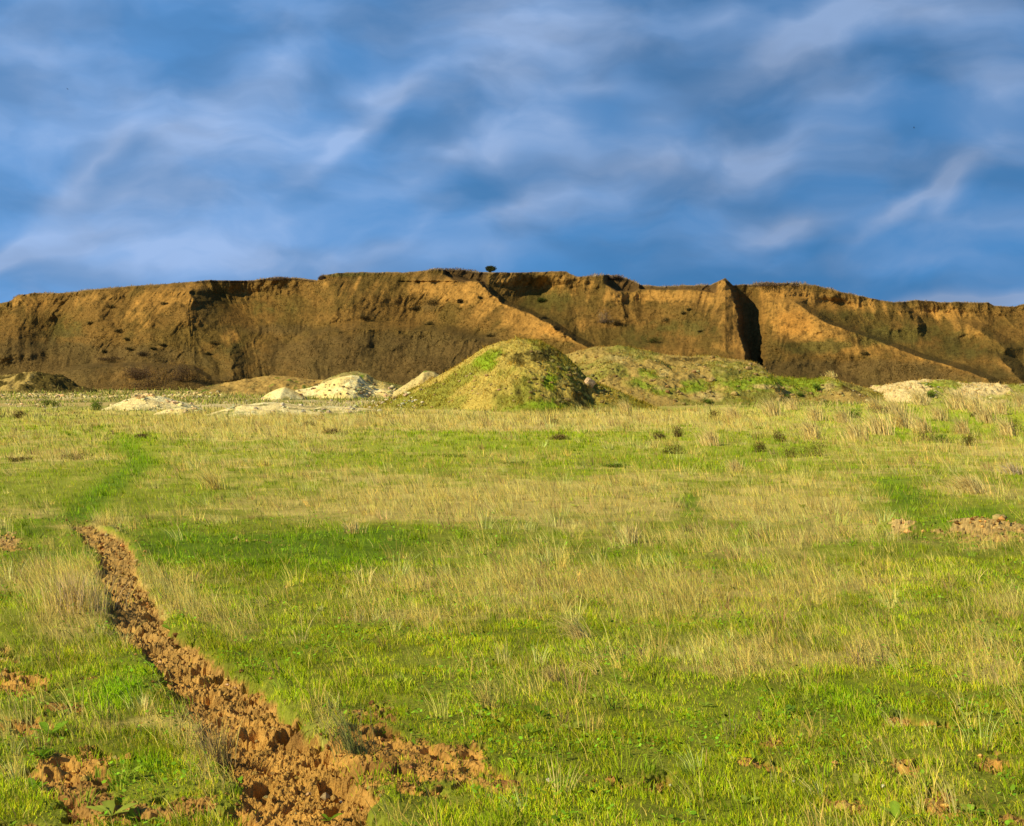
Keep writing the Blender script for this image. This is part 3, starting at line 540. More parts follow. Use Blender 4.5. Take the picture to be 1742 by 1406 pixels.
def col_sand(pale=1.0, b=C(.97, .72, .28)):
    def f(X, Y, Z, px, py):
        n = fbm(X*1.3, Y*1.3, 5, 211); c = mixc(b, C(1.0, .86, .46), ss(-.3, .5, n)*pale); c = mixc(c, C(.46, .32, .12), ss(.28, .6, fbm(X*2.2, Y*2.2, 4, 213))*.8)
        g = ss(.35, .05, Z)*ss(-.1, .3, fbm(X*1.5, Y*1.5, 4, 215)); return mixc(c, C(.20, .21, .05), g*.8)
    return f
def col_big(X, Y, Z, px, py):
    n = fbm(X*.5, Y*.5, 5, 221); n2 = fbm(X*2.2, Y*2.2, 4, 223)
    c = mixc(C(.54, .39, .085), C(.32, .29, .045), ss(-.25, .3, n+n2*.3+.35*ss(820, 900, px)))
    c = mixc(c, C(.30, .40, .025), ss(.55, 1.1, blobs(px, py, [(825,620,26,16,1.2),(845,600,30,12,.7),(935,650,20,26,1.1),(950,690,60,12,.7),(790,700,100,8,.6),(900,690,60,14,.5)])+n2*.4))
    c = mixc(c, C(.44, .31, .085), ss(.5, 1.1, blobs(px, py, [(800,665,50,16,.7),(870,645,25,12,.7),(980,640,30,14,.7),(760,690,60,10,.6),(910,610,30,10,.4)])+n2*.5))
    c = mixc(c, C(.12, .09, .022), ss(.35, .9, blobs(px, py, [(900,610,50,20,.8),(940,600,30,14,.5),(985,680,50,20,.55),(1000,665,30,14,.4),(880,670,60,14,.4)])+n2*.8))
    return c
def col_second(X, Y, Z, px, py):
    n = fbm(X*.4, Y*.4, 5, 231); n2 = fbm(X*1.8, Y*1.8, 4, 233)
    c = mixc(C(.46, .31, .09), C(.30, .27, .055), ss(-.25, .35, n+n2*.3))
    c = mixc(c, C(.27, .34, .03), ss(.45, 1.1, blobs(px, py, [(1100,640,40,20,.9),(1185,655,30,14,.9),(1270,655,60,14,1),(1390,655,60,18,1),(1330,650,60,12,.8),(1130,665,60,12,.7),(1240,680,80,10,.5)])+n2*.5))
    c = mixc(c, C(.54, .40, .14), ss(.4, .9, blobs(px, py, [(1060,610,50,12,.7),(1128,635,12,8,1.3),(1200,675,50,10,.9),(1310,658,40,6,1),(1410,660,20,16,.8),(1250,625,70,10,.6),(1130,660,30,6,.7)])+n2*.5))
    return mixc(c, C(.13, .09, .028), ss(.45, 1, blobs(px, py, [(1150,615,60,8,.9),(1440,665,30,12,.8),(1040,640,40,20,.4)])+n2*.8))
def col_right(X, Y, Z, px, py):
    n = fbm(X*.6, Y*.6, 5, 241); n2 = fbm(X*2.0+Y, Y*1.2, 4, 243)
    c = mixc(C(.78, .58, .27), C(.34, .33, .06), ss(-.15, .3, n+n2*.35-blobs(px, py, [(1520,665,45,20,.8),(1680,660,40,10,.8)])+blobs(px, py, [(1610,660,35,12,.8),(1735,665,30,14,.6)])))
    return mixc(c, C(.26, .34, .03), ss(.45, 1.0, n2+blobs(px, py, [(1583,655,10,6,1),(1610,662,30,8,.8)])))
def col_ochre(a=C(.50, .31, .09), b=C(.26, .18, .055)):
    def f(X, Y, Z, px, py):
        n = fbm(X*.6, Y*.6, 5, 251); c = mixc(a, b, ss(-.1, .4, n)); return mixc(c, C(.18, .24, .03), ss(.3, .6, fbm(X*.8, Y*.8, 4, 253)))
    return f
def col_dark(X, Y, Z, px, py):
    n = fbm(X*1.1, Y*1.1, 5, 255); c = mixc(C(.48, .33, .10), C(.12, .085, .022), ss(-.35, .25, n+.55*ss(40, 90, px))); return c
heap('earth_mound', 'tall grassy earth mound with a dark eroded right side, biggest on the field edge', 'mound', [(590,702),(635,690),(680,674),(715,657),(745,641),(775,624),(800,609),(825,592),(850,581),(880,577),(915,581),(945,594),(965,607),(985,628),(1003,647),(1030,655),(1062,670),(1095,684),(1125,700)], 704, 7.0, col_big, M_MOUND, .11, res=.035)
heap('earth_mound', 'long lumpy green and ochre mound right behind the tallest mound', 'mound', [(930,640),(955,606),(985,596),(1010,590),(1045,588),(1090,594),(1130,602),(1165,607),(1210,607),(1255,611),(1285,621),(1305,636),(1340,645),(1380,646),(1410,640),(1432,650),(1470,660),(1510,672)], 694, 12.0, col_second, M_MOUND, .17, res=.06)
heap('earth_mound', 'low pale sandy mound with grass at the far right field edge', 'mound', [(1455,682),(1480,670),(1510,655),(1540,648),(1580,645),(1620,650),(1655,654),(1680,652),(1710,658),(1745,655),(1800,650),(1880,664),(1950,680)], 692, 8.0, col_right, M_MOUND, .2, res=.055)
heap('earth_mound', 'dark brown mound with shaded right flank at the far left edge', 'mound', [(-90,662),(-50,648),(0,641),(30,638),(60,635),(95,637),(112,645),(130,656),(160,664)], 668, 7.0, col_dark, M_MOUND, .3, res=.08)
heap('earth_mound', 'low ochre mound left of the white sand heap, below the hill', 'mound', [(345,661),(380,652),(420,644),(460,640),(500,641),(540,646),(600,655)], 672, 7.0, col_ochre(), M_MOUND, .2, res=.08)
heap('sand_heap', 'largest cream white sand heap with dark clods on its peak', 'sand heap', [(488,670),(505,663),(530,658),(560,649),(583,641),(600,638),(612,640),(625,652),(640,660),(665,665),(690,672)], 678, 5.0, col_sand(.8), M_SAND, .11, res=.045, rough=1.1)
heap('sand_heap', 'small cream sand heap touching the left foot of the largest one', 'sand heap', [(444,678),(458,668),(473,661),(485,658),(500,664),(520,674)], 681, 2.6, col_sand(.8), M_SAND, .06, res=.05, rough=.5)
heap('earth_mound', 'ragged yellow earth bank behind the largest white sand heap', 'mound', [(530,662),(560,645),(585,634),(605,632),(625,636),(645,648),(690,660),(720,668)], 674, 5.0, col_ochre(C(.55, .42, .15), C(.25, .22, .06)), M_MOUND, .2, res=.07)
heap('sand_heap', 'flat white sand heap furthest left, beside the rubble row', 'sand heap', [(168,697),(190,690),(210,682),(232,675),(250,672),(275,674),(300,682),(325,688),(345,697)], 702, 3.2, col_sand(1.0, C(.97, .74, .33)), M_SAND, .05, res=.04, rough=.5)
def col_long(X, Y, Z, px, py):
    c = col_sand(.9, C(.97, .74, .33))(X, Y, Z, px, py); n = fbm(X*1.6, Y*1.6, 4, 217)
    c = mixc(c, C(.40, .32, .13), ss(-.15, .35, n+ss(470, 540, px)*.35-.25)); return mixc(c, C(.24, .27, .05), ss(-.1, .3, n+ss(480, 600, px)*.3-ss(.2, .5, Z)*.3-.2))
heap('sand_heap', 'long flat white sand heap nearest to the grass, left of centre', 'sand heap', [(345,709),(365,701),(390,694),(420,687),(450,684),(480,685),(520,690),(560,692),(600,691),(635,696),(660,704),(680,712)], 713, 4.0, col_long, M_SAND, .05, res=.035, rough=.5)
heap('sand_heap', 'thin patchy strip of white sand between two flat heaps', 'sand heap', [(262,704),(285,696),(310,693),(330,694),(352,704)], 708, 1.6, col_sand(.7), M_SAND, .04, res=.035, rough=.5)
heap('earth_mound', 'small pale yellow mound on the left shoulder of the tallest mound', 'mound', [(670,668),(695,652),(712,641),(722,633),(740,634),(755,645),(775,655)], 682, 3.5, col_ochre(C(.66, .50, .20), C(.48, .33, .11)), M_MOUND, .12, res=.05)
# vegetation on the heaps
def heap_cover():
    acc = Acc(); WA = C(1.18, .94, .55)
    for (hf, x0, x1, Yp, run, sc, colf), n in zip(HEAPS[:5]+HEAPS[7:8], (60000, 60000, 26000, 9000, 9000, 6000)):
        X = rng.uniform(x0, x1, n); Y = rng.uniform(Yp-run, Yp+run*.3, n); Z = hf(X, Y); px, py = to_px(X, Y, Z); c = colf(X, Y, Z, px, py)
        greenness = c[:, 1]/c[:, 0]; keep = (Z > -.02) & (rng.random(n) < np.clip((greenness-.55)*2.2, .10, 1)*(.3+.7*ss(-.2, .3, fbm(X*2.5, Y*2.5, 3, 261))))
        X, Y, Z, c, greenness = [q[keep] for q in (X, Y, Z, c, greenness)]; n = len(X); a = rng.uniform(0, 6.28, n)
        cc = c*WA*rng.uniform(.6, 1.5, (n, 1)); cc = mixc(cc, rcol(STRAW*.8, n), (rng.random(n) < .08)*1.0)
        V, fs, c2 = ribbons(np.stack([X, Y, Z], -1), rng.gamma(3, .028, n)*(sc*36)**.3, rng.uniform(.02, .045, n)*(sc*36)**.5, np.stack([np.cos(a)*.5-.1, np.sin(a)*.5], -1), rng.uniform(-1, 1, n), 1, cc*.6, cc*1.1)
        acc.add(V, fs, c2)
    # ground cover between the heaps and up to the hill
    n = 110000; Y = rng.uniform(56, 186, n)**1.0; Y = 56+(Y-56)*rng.random(n)**.6; X = rng.uniform(-.42, .42, n)*Y; px, py = to_px(X, Y)
    g = fbm(X*.25, Y*.16, 4, 271); keep = rng.random(n) < ss(-.35, .3, g+.4*ss(76, 62, Y)); X, Y, g = X[keep], Y[keep], g[keep]; n = len(X); a = rng.uniform(0, 6.28, n)
    cc = mixc(rcol(C(.42, .46, .06), n), rcol(C(.78, .60, .20), n), (rng.random(n) < .5)*1.0); cc = mixc(cc, rcol(C(.22, .26, .03), n), (rng.random(n) < .12)*1.0)
    s = (Y/65)**.8; V, fs, c2 = ribbons(np.stack([X, Y, hump(X, Y)-.04], -1), rng.gamma(3, .04, n)*s, rng.uniform(.03, .07, n)*s, np.stack([np.cos(a)*.5-.1, np.sin(a)*.5], -1), rng.uniform(-1, 1, n), 1, cc*.6, cc*1.1)
    acc.add(V, fs, c2)
    o = acc.build('mound_grass', M_LEAF); tag(o, 'patchy grass and weeds growing on and between the mounds', 'grass', kind='stuff')
heap_cover()
def heap_z(X, Y):
    z = 0.0
    for hf, x0, x1, Yp, run, sc, colf in HEAPS:
        if x0 < X < x1 and abs(Y-Yp) < run*1.05: z = max(z, float(hf(np.array([X]), np.array([Y]))[0]))
    return z
def field_z(X, Y):
    X = np.array([X], float); Y = np.array([Y], float); s, dr, lu, pm, d, e, px, py = masks(X, Y); return float(height(X, Y, s, pm, d, e)[0])
def surf(px, py):
    """first surface point (field or heap) hit by the sight line through px,py"""
    for Y in np.arange(4, 180, .1):
        X, Z = at(px, py, Y); g = max(heap_z(X, Y), float(hump(X, Y))) if Y > 44 else 0
        if Z <= g: return X, Y, (g if (g > .01 and heap_z(X, Y) >= g) else (field_z(X, Y) if Y < 70 else 0.0))
    return X, Y, 0.0

# ------------------------------------------------------------------ plants that can be told apart
def tuft_mesh(n, h, spread, lean, cols, segs=3, wd=.004, dark=None):
    acc = Acc(); r = np.abs(rng.normal(0, spread*.5, n)); a = rng.uniform(0, 6.28, n)
    P = np.stack([np.cos(a)*r, np.sin(a)*r, 0*r], -1); ln = h*rng.beta(3, 1.6, n)*1.1
    q = rng.uniform(0, 6.28, n); lm = rng.uniform(.0, .55, n)
    le = np.stack([np.cos(q)*lm+lean[0]+P[:, 0]/spread*.35, np.sin(q)*lm+lean[1]+P[:, 1]/spread*.35], -1)
    c = rcol(cols[0], n, .15, .04); c = mixc(c, rcol(cols[1], n, .15, .04), (rng.random(n) < .4)*1.0)
    P[:, 2] -= .01; V, fs, cc = ribbons(P, ln, np.full(n, wd)*rng.uniform(.8, 1.5, n), le, rng.uniform(-1.2, 1.2, n), segs, c*(.8 if dark is None else dark), c, .7); acc.add(V, fs, cc); return acc
_meshes = {}
def tussock(px, py, hpx, wpx, label, lean=(-.45, 0), cols=(C(1.0, .78, .30), C(.98, .70, .22)), n=420, group=None, key=None, name='grass_tussock', cat='tussock', dark=None):
    X, Y, Z = surf(px, py); s = Y/F; h = hpx*s; r = wpx*s
    if key and key in _meshes:
        src, h0 = _meshes[key]; o = src.copy(); COL.objects.link(o); k = h/h0; o.scale = (k, k, k)
        o.rotation_euler = (0, 0, rng.uniform(-.35, .35))
    else:
        acc = tuft_mesh(n, h, r, lean, cols, 3 if Y < 30 else 2, max(.0020, .65*s), dark); o = acc.build(name, M_DRY)
        if key: _meshes[key] = (o, h)
    o.location = (X, Y, Z); tag(o, label, cat, group); return o
G1 = 'straw tussocks on the right of the field'
T = [(1315,708,24,13,'pale tussock in the back row, left of the sandy right mound'),(1390,719,22,12,'pale tussock standing alone on green grass below the long mound'),
 (1213,760,28,17,'wide pale tussock by itself, left of the dark olive shrubs'),(1383,748,30,14,'straw tussock directly behind the brown and olive bush'),
 (1458,750,34,17,'tall slanting straw tussock right of the brown and olive bush'),(1497,738,34,15,'bright slanting tussock between two straw tussocks'),
 (1536,730,32,17,'slanting tussock in the middle of the dense right cluster'),(1572,736,28,18,'broad straw tussock behind the pair of dark shrubs'),
 (1640,738,26,15,'straw tussock behind the lone dark shrub at right'),(1566,690,24,14,'upright pale tussock at the foot of the sandy right mound'),
 (1632,698,30,12,'tall pale tussock in front of the sandy right mound'),(1664,702,26,15,'pale tussock right of the tallest one at the sandy mound'),
 (1704,704,24,16,'straw tussock near the right edge, at the mound foot'),(1716,742,28,16,'straw tussock below the dark shrub at the right edge'),
 (1738,692,24,12,'pale tussock cut by the right edge of the view'),(1524,706,24,14,'pale tussock right of the white sandy tongue'),
 (1490,698,18,14,'low pale tussock just below the white sandy tongue'),(1250,712,20,16,'faint straw tussock right of the olive grass clump'),
 (1066,706,20,14,'wispy straw tussock at the foot of the tallest mound, right side'),(1600,716,26,18,'straw tussock in the middle of the gap behind the shrub pair'),
 (1680,722,26,16,'straw tussock left of the right edge shrub'),(1435,722,22,14,'straw tussock above the tall slanting one'),(1350,700,18,14,'small straw tussock in the back row beside a green weed')]
for i, t in enumerate(T): tussock(t[0], t[1], t[2]*1.55, t[3]*1.4, t[4], n=240, dark=.98, group=G1, key='t%d' % (i % 5))
tussock(1336, 640, 15, 9, 'pinkish straw tussock on the crest of the long mound', n=160, cols=(STRAW, C(.55, .38, .24)))
tussock(1413, 641, 12, 8, 'small straw tussock on the right end of the long mound', n=120)
tussock(1252, 806, 26, 13, 'single pale tussock with upright tips in the middle distance', n=260, lean=(-.2, 0))
tussock(366, 832, 48, 22, 'bristly straw tussock with a dark base in the left field', lean=(-.55, 0), n=240, cols=(STRAW, C(.80, .70, .22)), dark=.95)
tussock(1655, 842, 46, 34, 'large sprawling pale tussock with blades thrown to the left', lean=(-.75, 0), n=560, dark=1.0)
tussock(1724, 808, 26, 19, 'low greyish tussock against the right edge', lean=(-.5, 0), n=460, cols=(C(.85, .66, .42), STRAW), dark=1.0)
tussock(1460, 1130, 62, 20, 'thin feathery straw tuft in the right foreground', lean=(-.1, 0), n=130, cols=(STRAW, C(.6, .42, .22)))
tussock(990, 1082, 62, 26, 'pale straw tuft combed to the left in the middle foreground', lean=(-.85, -.1), n=190)
tussock(600, 1285, 96, 34, 'spiky grey green tuft beside the muddy patch', lean=(-.35, -.1), n=150, cols=(C(.42, .40, .13), C(.30, .34, .08)))
tussock(830, 1205, 66, 30, 'loose straw tuft between broad leaved weeds', lean=(-.3, 0), n=130, cols=(STRAW, C(.5, .45, .13)))
tussock(940, 1165, 40, 24, 'short brownish tuft in the middle foreground', lean=(-.3, 0), n=120, cols=(C(.5, .34, .15), STRAW))
tussock(130, 1050, 76, 62, 'big rounded clump of dry grass left of the path', lean=(-.1, 0), n=480, cols=(C(.80, .56, .28), STRAW), dark=1.0)
tussock(370, 1290, 90, 34, 'thin brownish straw tuft on the left lip of the path', lean=(-.15, 0), n=170, cols=(C(.5, .34, .16), STRAW))
tussock(600, 910, 30, 22, 'small straw tuft behind the lush green strip', lean=(-.2, 0), n=160)
tussock(1075, 918, 44, 16, 'narrow straw tuft standing at centre right', lean=(-.1, 0), n=160)

def shrub(px, py, wpx, hpx, label, cols, n=900, name='shrub', cat='shrub', group=None, on='field', trunk=True, leaf=None, dens=1.0):
    X, Y, Z = surf(px, py) if on == 'field' else hill_pt(px, py)
    s = Y/F; w_, h_ = wpx*s, hpx*s; root = empty(name, (X, Y, Z)); tag(root, label, cat, group)
    k = int(min(24, 8+1.5*w_/h_)); cen = rng.normal(0, .42, (k, 3))*[w_*.5, w_*.4, h_*.25]+[0, 0, 0]; cen[:, 2] = rng.uniform(.0, .58, k)*h_; cr = rng.uniform(.45, .8, k)*(9/k)**.5; cen[:, 0] *= (k/9)**.2
    ci = rng.integers(0, k, n); dirn = rng.normal(0, 1, (n, 3)); dirn /= np.linalg.norm(dirn, axis=1)[:, None]
    P = cen[ci]+dirn*(cr[ci]*rng.random(n)**.4)[:, None]*[w_*.5, w_*.45, h_*.62]; P[:, 2] = np.where(P[:, 2] < 0, -P[:, 2]*.5, P[:, 2])
    lf = (leaf or 2.2)*s; a = rng.uniform(0, 6.28, n); c = rcol(cols[0], n, .25); c = mixc(c, rcol(cols[1], n, .25), (rng.random(n) < .35)*1.0)
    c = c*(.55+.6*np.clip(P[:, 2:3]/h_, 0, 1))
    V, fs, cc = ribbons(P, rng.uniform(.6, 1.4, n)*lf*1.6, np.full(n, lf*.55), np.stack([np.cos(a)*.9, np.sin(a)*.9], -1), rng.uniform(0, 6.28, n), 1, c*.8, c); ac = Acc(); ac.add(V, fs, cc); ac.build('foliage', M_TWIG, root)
    # stems reaching into the crown
    ac = Acc(); m = k
    for j in range(m):
        tip = cen[j]; q = np.linspace(0, 1, 5)[:, None]; line = tip*[1, 1, 0]*.75+(tip*[.25, .25, 1])*q**[1.4, 1.4, .9]; line[0] = (0, 0, -.06*h_); line[1:2, 2] *= .15; rad = h_*.015*(1-.8*q[:, 0])
        ring = np.array([[math.cos(u), math.sin(u), 0] for u in (0, 1.57, 3.14, 4.71)]); Vv = (line[:, None]+ring[None]*rad[:, None, None]).reshape(-1, 3)
        ff = np.array([[r*4+t, r*4+(t+1) % 4, (r+1)*4+(t+1) % 4, (r+1)*4+t] for r in range(4) for t in range(4)]); ac.add(Vv, [ff], np.tile(C(.10, .065, .035), (len(Vv), 1)))
    ac.build('stem', M_TWIG, root); return root
OL = (C(.20, .17, .04), C(.24, .15, .05)); BR = (C(.28, .17, .07), C(.20, .12, .05)); GR = (C(.19, .30, .035), C(.28, .31, .05))
for px, py, w_, h_, lab, c in [
 (1151,746,18,18,'upright brown shrub, tallest of the thin ones at centre right',BR),(1141,770,24,16,'olive brown shrub below the upright thin one',OL),(1121,749,14,10,'tiny brown shrub left of the upright thin one',BR),
 (1290,768,20,16,'faint olive shrub left of the dark shrub pair with green grass',OL),(1324,753,18,16,'brown shrub behind the widest dark olive shrub',BR),(1340,776,36,22,'widest dark olive shrub on the green at right',OL),
 (1390,774,34,30,'brown and olive bush in front of a straw tussock',OL),(1573,752,28,20,'left one of the pair of dark shrubs among the tussocks',OL),(1600,756,26,18,'right one of the pair of dark shrubs among the tussocks',GR),
 (1645,760,24,20,'lone dark shrub right of the shrub pair',OL),(1720,735,34,26,'dark olive shrub near the right edge',OL),(1656,708,20,14,'small brown shrub among pale tussocks at the sandy mound',BR),
 (1215,715,24,16,'rounded olive shrub below the long mound',OL),(1452,712,18,14,'green shrub in front of the white sandy tongue',GR),(1498,704,20,12,'low brown shrub beside a low pale tussock',BR),
 (955,750,34,9,'flat brown shrub on the green centre of the field',BR),(560,740,28,9,'flat brown shrub on the dry strip, left of centre',BR),(525,727,22,7,'flat brown shrub just above the flat one on the dry strip',BR),
 (242,746,26,7,'low brown shrub beside the far end of the green track',BR),(130,782,44,12,'low wide brown shrub on the dry patch at left',BR),(35,786,34,8,'low brown shrub by the left edge of the field',BR),
 (935,722,26,8,'low brown shrub on the pale strip below the tallest mound',BR),(770,778,40,6,'low dark green weed shrub at field centre',GR),(880,792,36,6,'low dark weed shrub right of field centre',GR),(1045,800,34,6,'low green weed shrub above the dry band',GR),
 (30,712,16,12,'small brown shrub at the left edge below the rubble',BR),(165,700,16,14,'small green shrub left of the flat white heap',GR),(85,690,20,12,'green shrub below the rubble row',GR)]:
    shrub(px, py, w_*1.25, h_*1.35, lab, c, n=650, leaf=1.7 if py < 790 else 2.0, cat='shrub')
for px, py, w_, h_, lab, c in [(1583,676,14,10,'leafy green weed on the sandy right mound',GR),(1388,664,14,12,'leafy green weed on the right end of the long mound',GR),(1202,688,16,10,'leafy green weed at the foot of the long mound',GR),(1250,692,18,9,'wide green weed below the ochre scar of the long mound',GR),(1362,676,12,8,'small green weed right of the ochre scar',GR),(1338,677,10,7,'tiny green weed beside the ochre scar',GR)]:
    shrub(px, py, w_, h_, lab, c, n=260, name='weed', cat='weed')
# bushes on the hill
for px, py, w_, h_, lab, c in [
 (1026,550,26,24,'pale pinkish leafless bush on the hill right of centre',(C(.42, .29, .19), C(.50, .36, .22))),(1048,554,20,14,'dark bush touching the pale leafless one',(C(.10, .07, .03), C(.14, .09, .04))),
 (1106,584,26,14,'olive green bush with a long shadow low on the hill',(C(.12, .13, .03), C(.16, .12, .04))),(922,515,18,9,'small green bush in the grassy bowl of the hill',(C(.07, .10, .02), C(.10, .12, .03))),
 (735,520,34,14,'dark bush below the ochre slope left of centre',(C(.10, .075, .03), C(.13, .09, .04))),(706,528,20,9,'small dark bush left of the larger one on the slope',(C(.10, .075, .03), C(.13, .09, .04))),
 (620,543,28,10,'dark bush above the brown bench',(C(.10, .075, .03), C(.13, .09, .04))),(782,516,12,7,'tiny dark bush on the ochre slope',(C(.10, .075, .03), C(.13, .09, .04))),
 (268,660,78,58,'large brown leafless thicket at the foot of the hill',(C(.17, .105, .065), C(.24, .155, .09))),(310,648,44,40,'brown leafless bush right beside the large thicket',(C(.15, .09, .055), C(.20, .13, .08))),
 (232,644,44,28,'lower brown bush left of the large thicket',(C(.19, .115, .065), C(.24, .155, .09))),(245,606,24,9,'dark bush above the thicket on the left slope',(C(.10, .07, .04), C(.13, .09, .045))),(190,614,40,8,'flat dark bush on the left slope ledge',(C(.12, .08, .045), C(.14, .09, .05)))]:
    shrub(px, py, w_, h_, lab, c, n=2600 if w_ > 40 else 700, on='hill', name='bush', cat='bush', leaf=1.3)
for px, w_, h_, lab in [(478,44,7,'low brown bush on the crest left of the tree'),(548,12,9,'small round brown bush on the crest beside green turf'),(760,60,8,'wide brown bush line on the crest left of the tree'),(1042,30,8,'brown bush on the crest above the dark recess'),(1310,60,8,'wide brown bush on the crest right of the rock spire')]:
    X, Y, Z = hill_pt(px, rim_smooth(px)+1)
    s = Y/F; root = shrub(px, rim_smooth(px)+5, w_, h_, lab, (C(.36, .24, .16), C(.26, .18, .10)), n=1500, on='hill', name='bush', cat='bush', leaf=1.5)
DK = (C(.10, .085, .03), C(.13, .095, .04)); G2 = 'small dark bushes dotted over the hill slopes'
for px, py, w_, h_, lab in [(191,525,14,8,'small dark bush on the upper left slope, between the dark hollow and the ochre slope'),(281,519,9,5,'tiny dark bush high on the ochre slope left of the sharp shaded corner'),(155,553,9,6,'tiny bush beside the green patch on the left slope'),
 (201,566,12,7,'dark bush in the middle of the left slope'),(217,580,11,6,'dark bush just below the one in the middle of the left slope'),(222,596,12,6,'lowest dark bush of the row going down the left slope'),(178,601,10,6,'dark bush left above the flat ledge bush'),
 (278,589,10,5,'tiny bush on the lower left slope above the thicket'),(261,595,10,5,'tiny bush left of the one above the thicket'),(354,604,10,6,'tiny bush below the shaded gully, left of centre'),(368,587,14,9,'dark bush left of the small pyramid of earth'),
 (731,553,14,7,'dark bush at the right end of the brown bench'),(835,573,16,9,'dark bush below the long diagonal ridge'),(817,509,8,5,'tiny bush near the top of the diagonal ridge'),(1172,530,8,6,'upper tiny bush on the slope left of the rock spire'),(1163,535,8,5,'lower tiny bush on the slope left of the rock spire'),
 (1191,566,9,5,'tiny bush on the grassy apron left of the rock spire'),(1473,605,12,7,'green bush below the striped right slope'),(1135,548,16,8,'brown bush on the smooth slope right of the pale leafless bush')]:
    shrub(px, py, w_, h_, lab, DK, n=260, on='hill', name='bush', cat='bush', leaf=1.4, group=G2)
# tree on the skyline
def tree():
    X, Y, Z = hill_pt(835, 465.5); Y += 2; X = (835-CX)/F*Y; s = Y/F; root = empty('tree', (X, Y, Z-.1)); tag(root, 'tiny round dark tree standing alone on the hill crest', 'tree')
    ac = Acc(); br = [((0, 0, 0), (.02, 0, .55), .07, .05), ((.02, 0, .55), (-.25, .05, .95), .045, .02), ((.02, 0, .55), (.28, -.05, 1.0), .045, .02), ((.02, 0, .55), (.03, .2, 1.1), .04, .015)]
    for a, b, r0, r1 in br:
        a, b = np.array(a), np.array(b); ring = np.array([[math.cos(u), math.sin(u), 0] for u in np.linspace(0, 6.28, 7)[:-1]]); Vv = np.concatenate([a+ring*r0, b+ring*r1])
        ac.add(Vv, [np.array([[t, (t+1) % 6, 6+(t+1) % 6, 6+t] for t in range(6)])], np.tile(C(.09, .06, .035), (12, 1)))
    ac.build('trunk', M_TWIG, root)
    n = 1500; cen = np.array([(-.28, 0, .75), (.28, 0, .8), (0, .1, 1.1), (-.1, -.1, .65), (.34, 0, .95), (-.34, 0, 1.0)]); ci = rng.integers(0, 6, n); d = rng.normal(0, 1, (n, 3)); d /= np.linalg.norm(d, axis=1)[:, None]
    P = (cen[ci]+d*rng.uniform(.1, .38, (n, 1))*[1, 1, .85])*[1.15, 1, .95]; a = rng.uniform(0, 6.28, n); c = rcol(C(.075, .08, .025), n, .35)
    V, fs, cc = ribbons(P, rng.uniform(.12, .24, n), np.full(n, .10), np.stack([np.cos(a), np.sin(a)], -1), rng.uniform(0, 6.28, n), 1, c, c*1.3); ac = Acc(); ac.add(V, fs, cc); ac.build('crown', M_TWIG, root)
tree()

# ------------------------------------------------------------------ broad leaved weeds
def broadleaf(px, py, size, nl, label, col=C(.30, .42, .09), up=.6):
    X, Y, Z = surf(px, py); root = empty('broadleaf_weed', (X, Y, Z), rng.uniform(0, 6)); tag(root, label, 'weed')
    for i in range(nl):
        a = i*2.4+rng.uniform(-.3, .3); L_ = size*rng.uniform(.7, 1.1); k = 7; t = np.linspace(0, 1, k); el_ = up*rng.uniform(.6, 1.3)
        r = L_*t*math.cos(el_); z = L_*(t*math.sin(el_)-.45*t*t*math.sin(el_*.6)); hw = L_*.24*np.sin(np.pi*np.clip(t*.93+.05, 0, 1))**.8*(.35+.9*t)*(1+.1*rng.normal(0, 1, k))
        ca, sa = math.cos(a), math.sin(a); rows = []
        for side, dz in ((-1, .12), (0, -.05), (1, .12)):
            rows.append(np.stack([ca*r-sa*hw*side, sa*r+ca*hw*side, z+hw*dz*4*abs(side)*.5+.004], -1))
        V = np.stack(rows, 1).reshape(-1, 3); f = np.array([[3*j+s_, 3*j+s_+1, 3*j+s_+4, 3*j+s_+3] for j in range(k-1) for s_ in (0, 1)])
        c = np.array(col)*[1.12, 1.0, .45]*rng.uniform(.75, 1.1); cc = np.tile(c, (len(V), 1)); cc[1::3] *= 1.25; mesh_from('leaf', V, [f], M_LEAF, cc, parent=root)
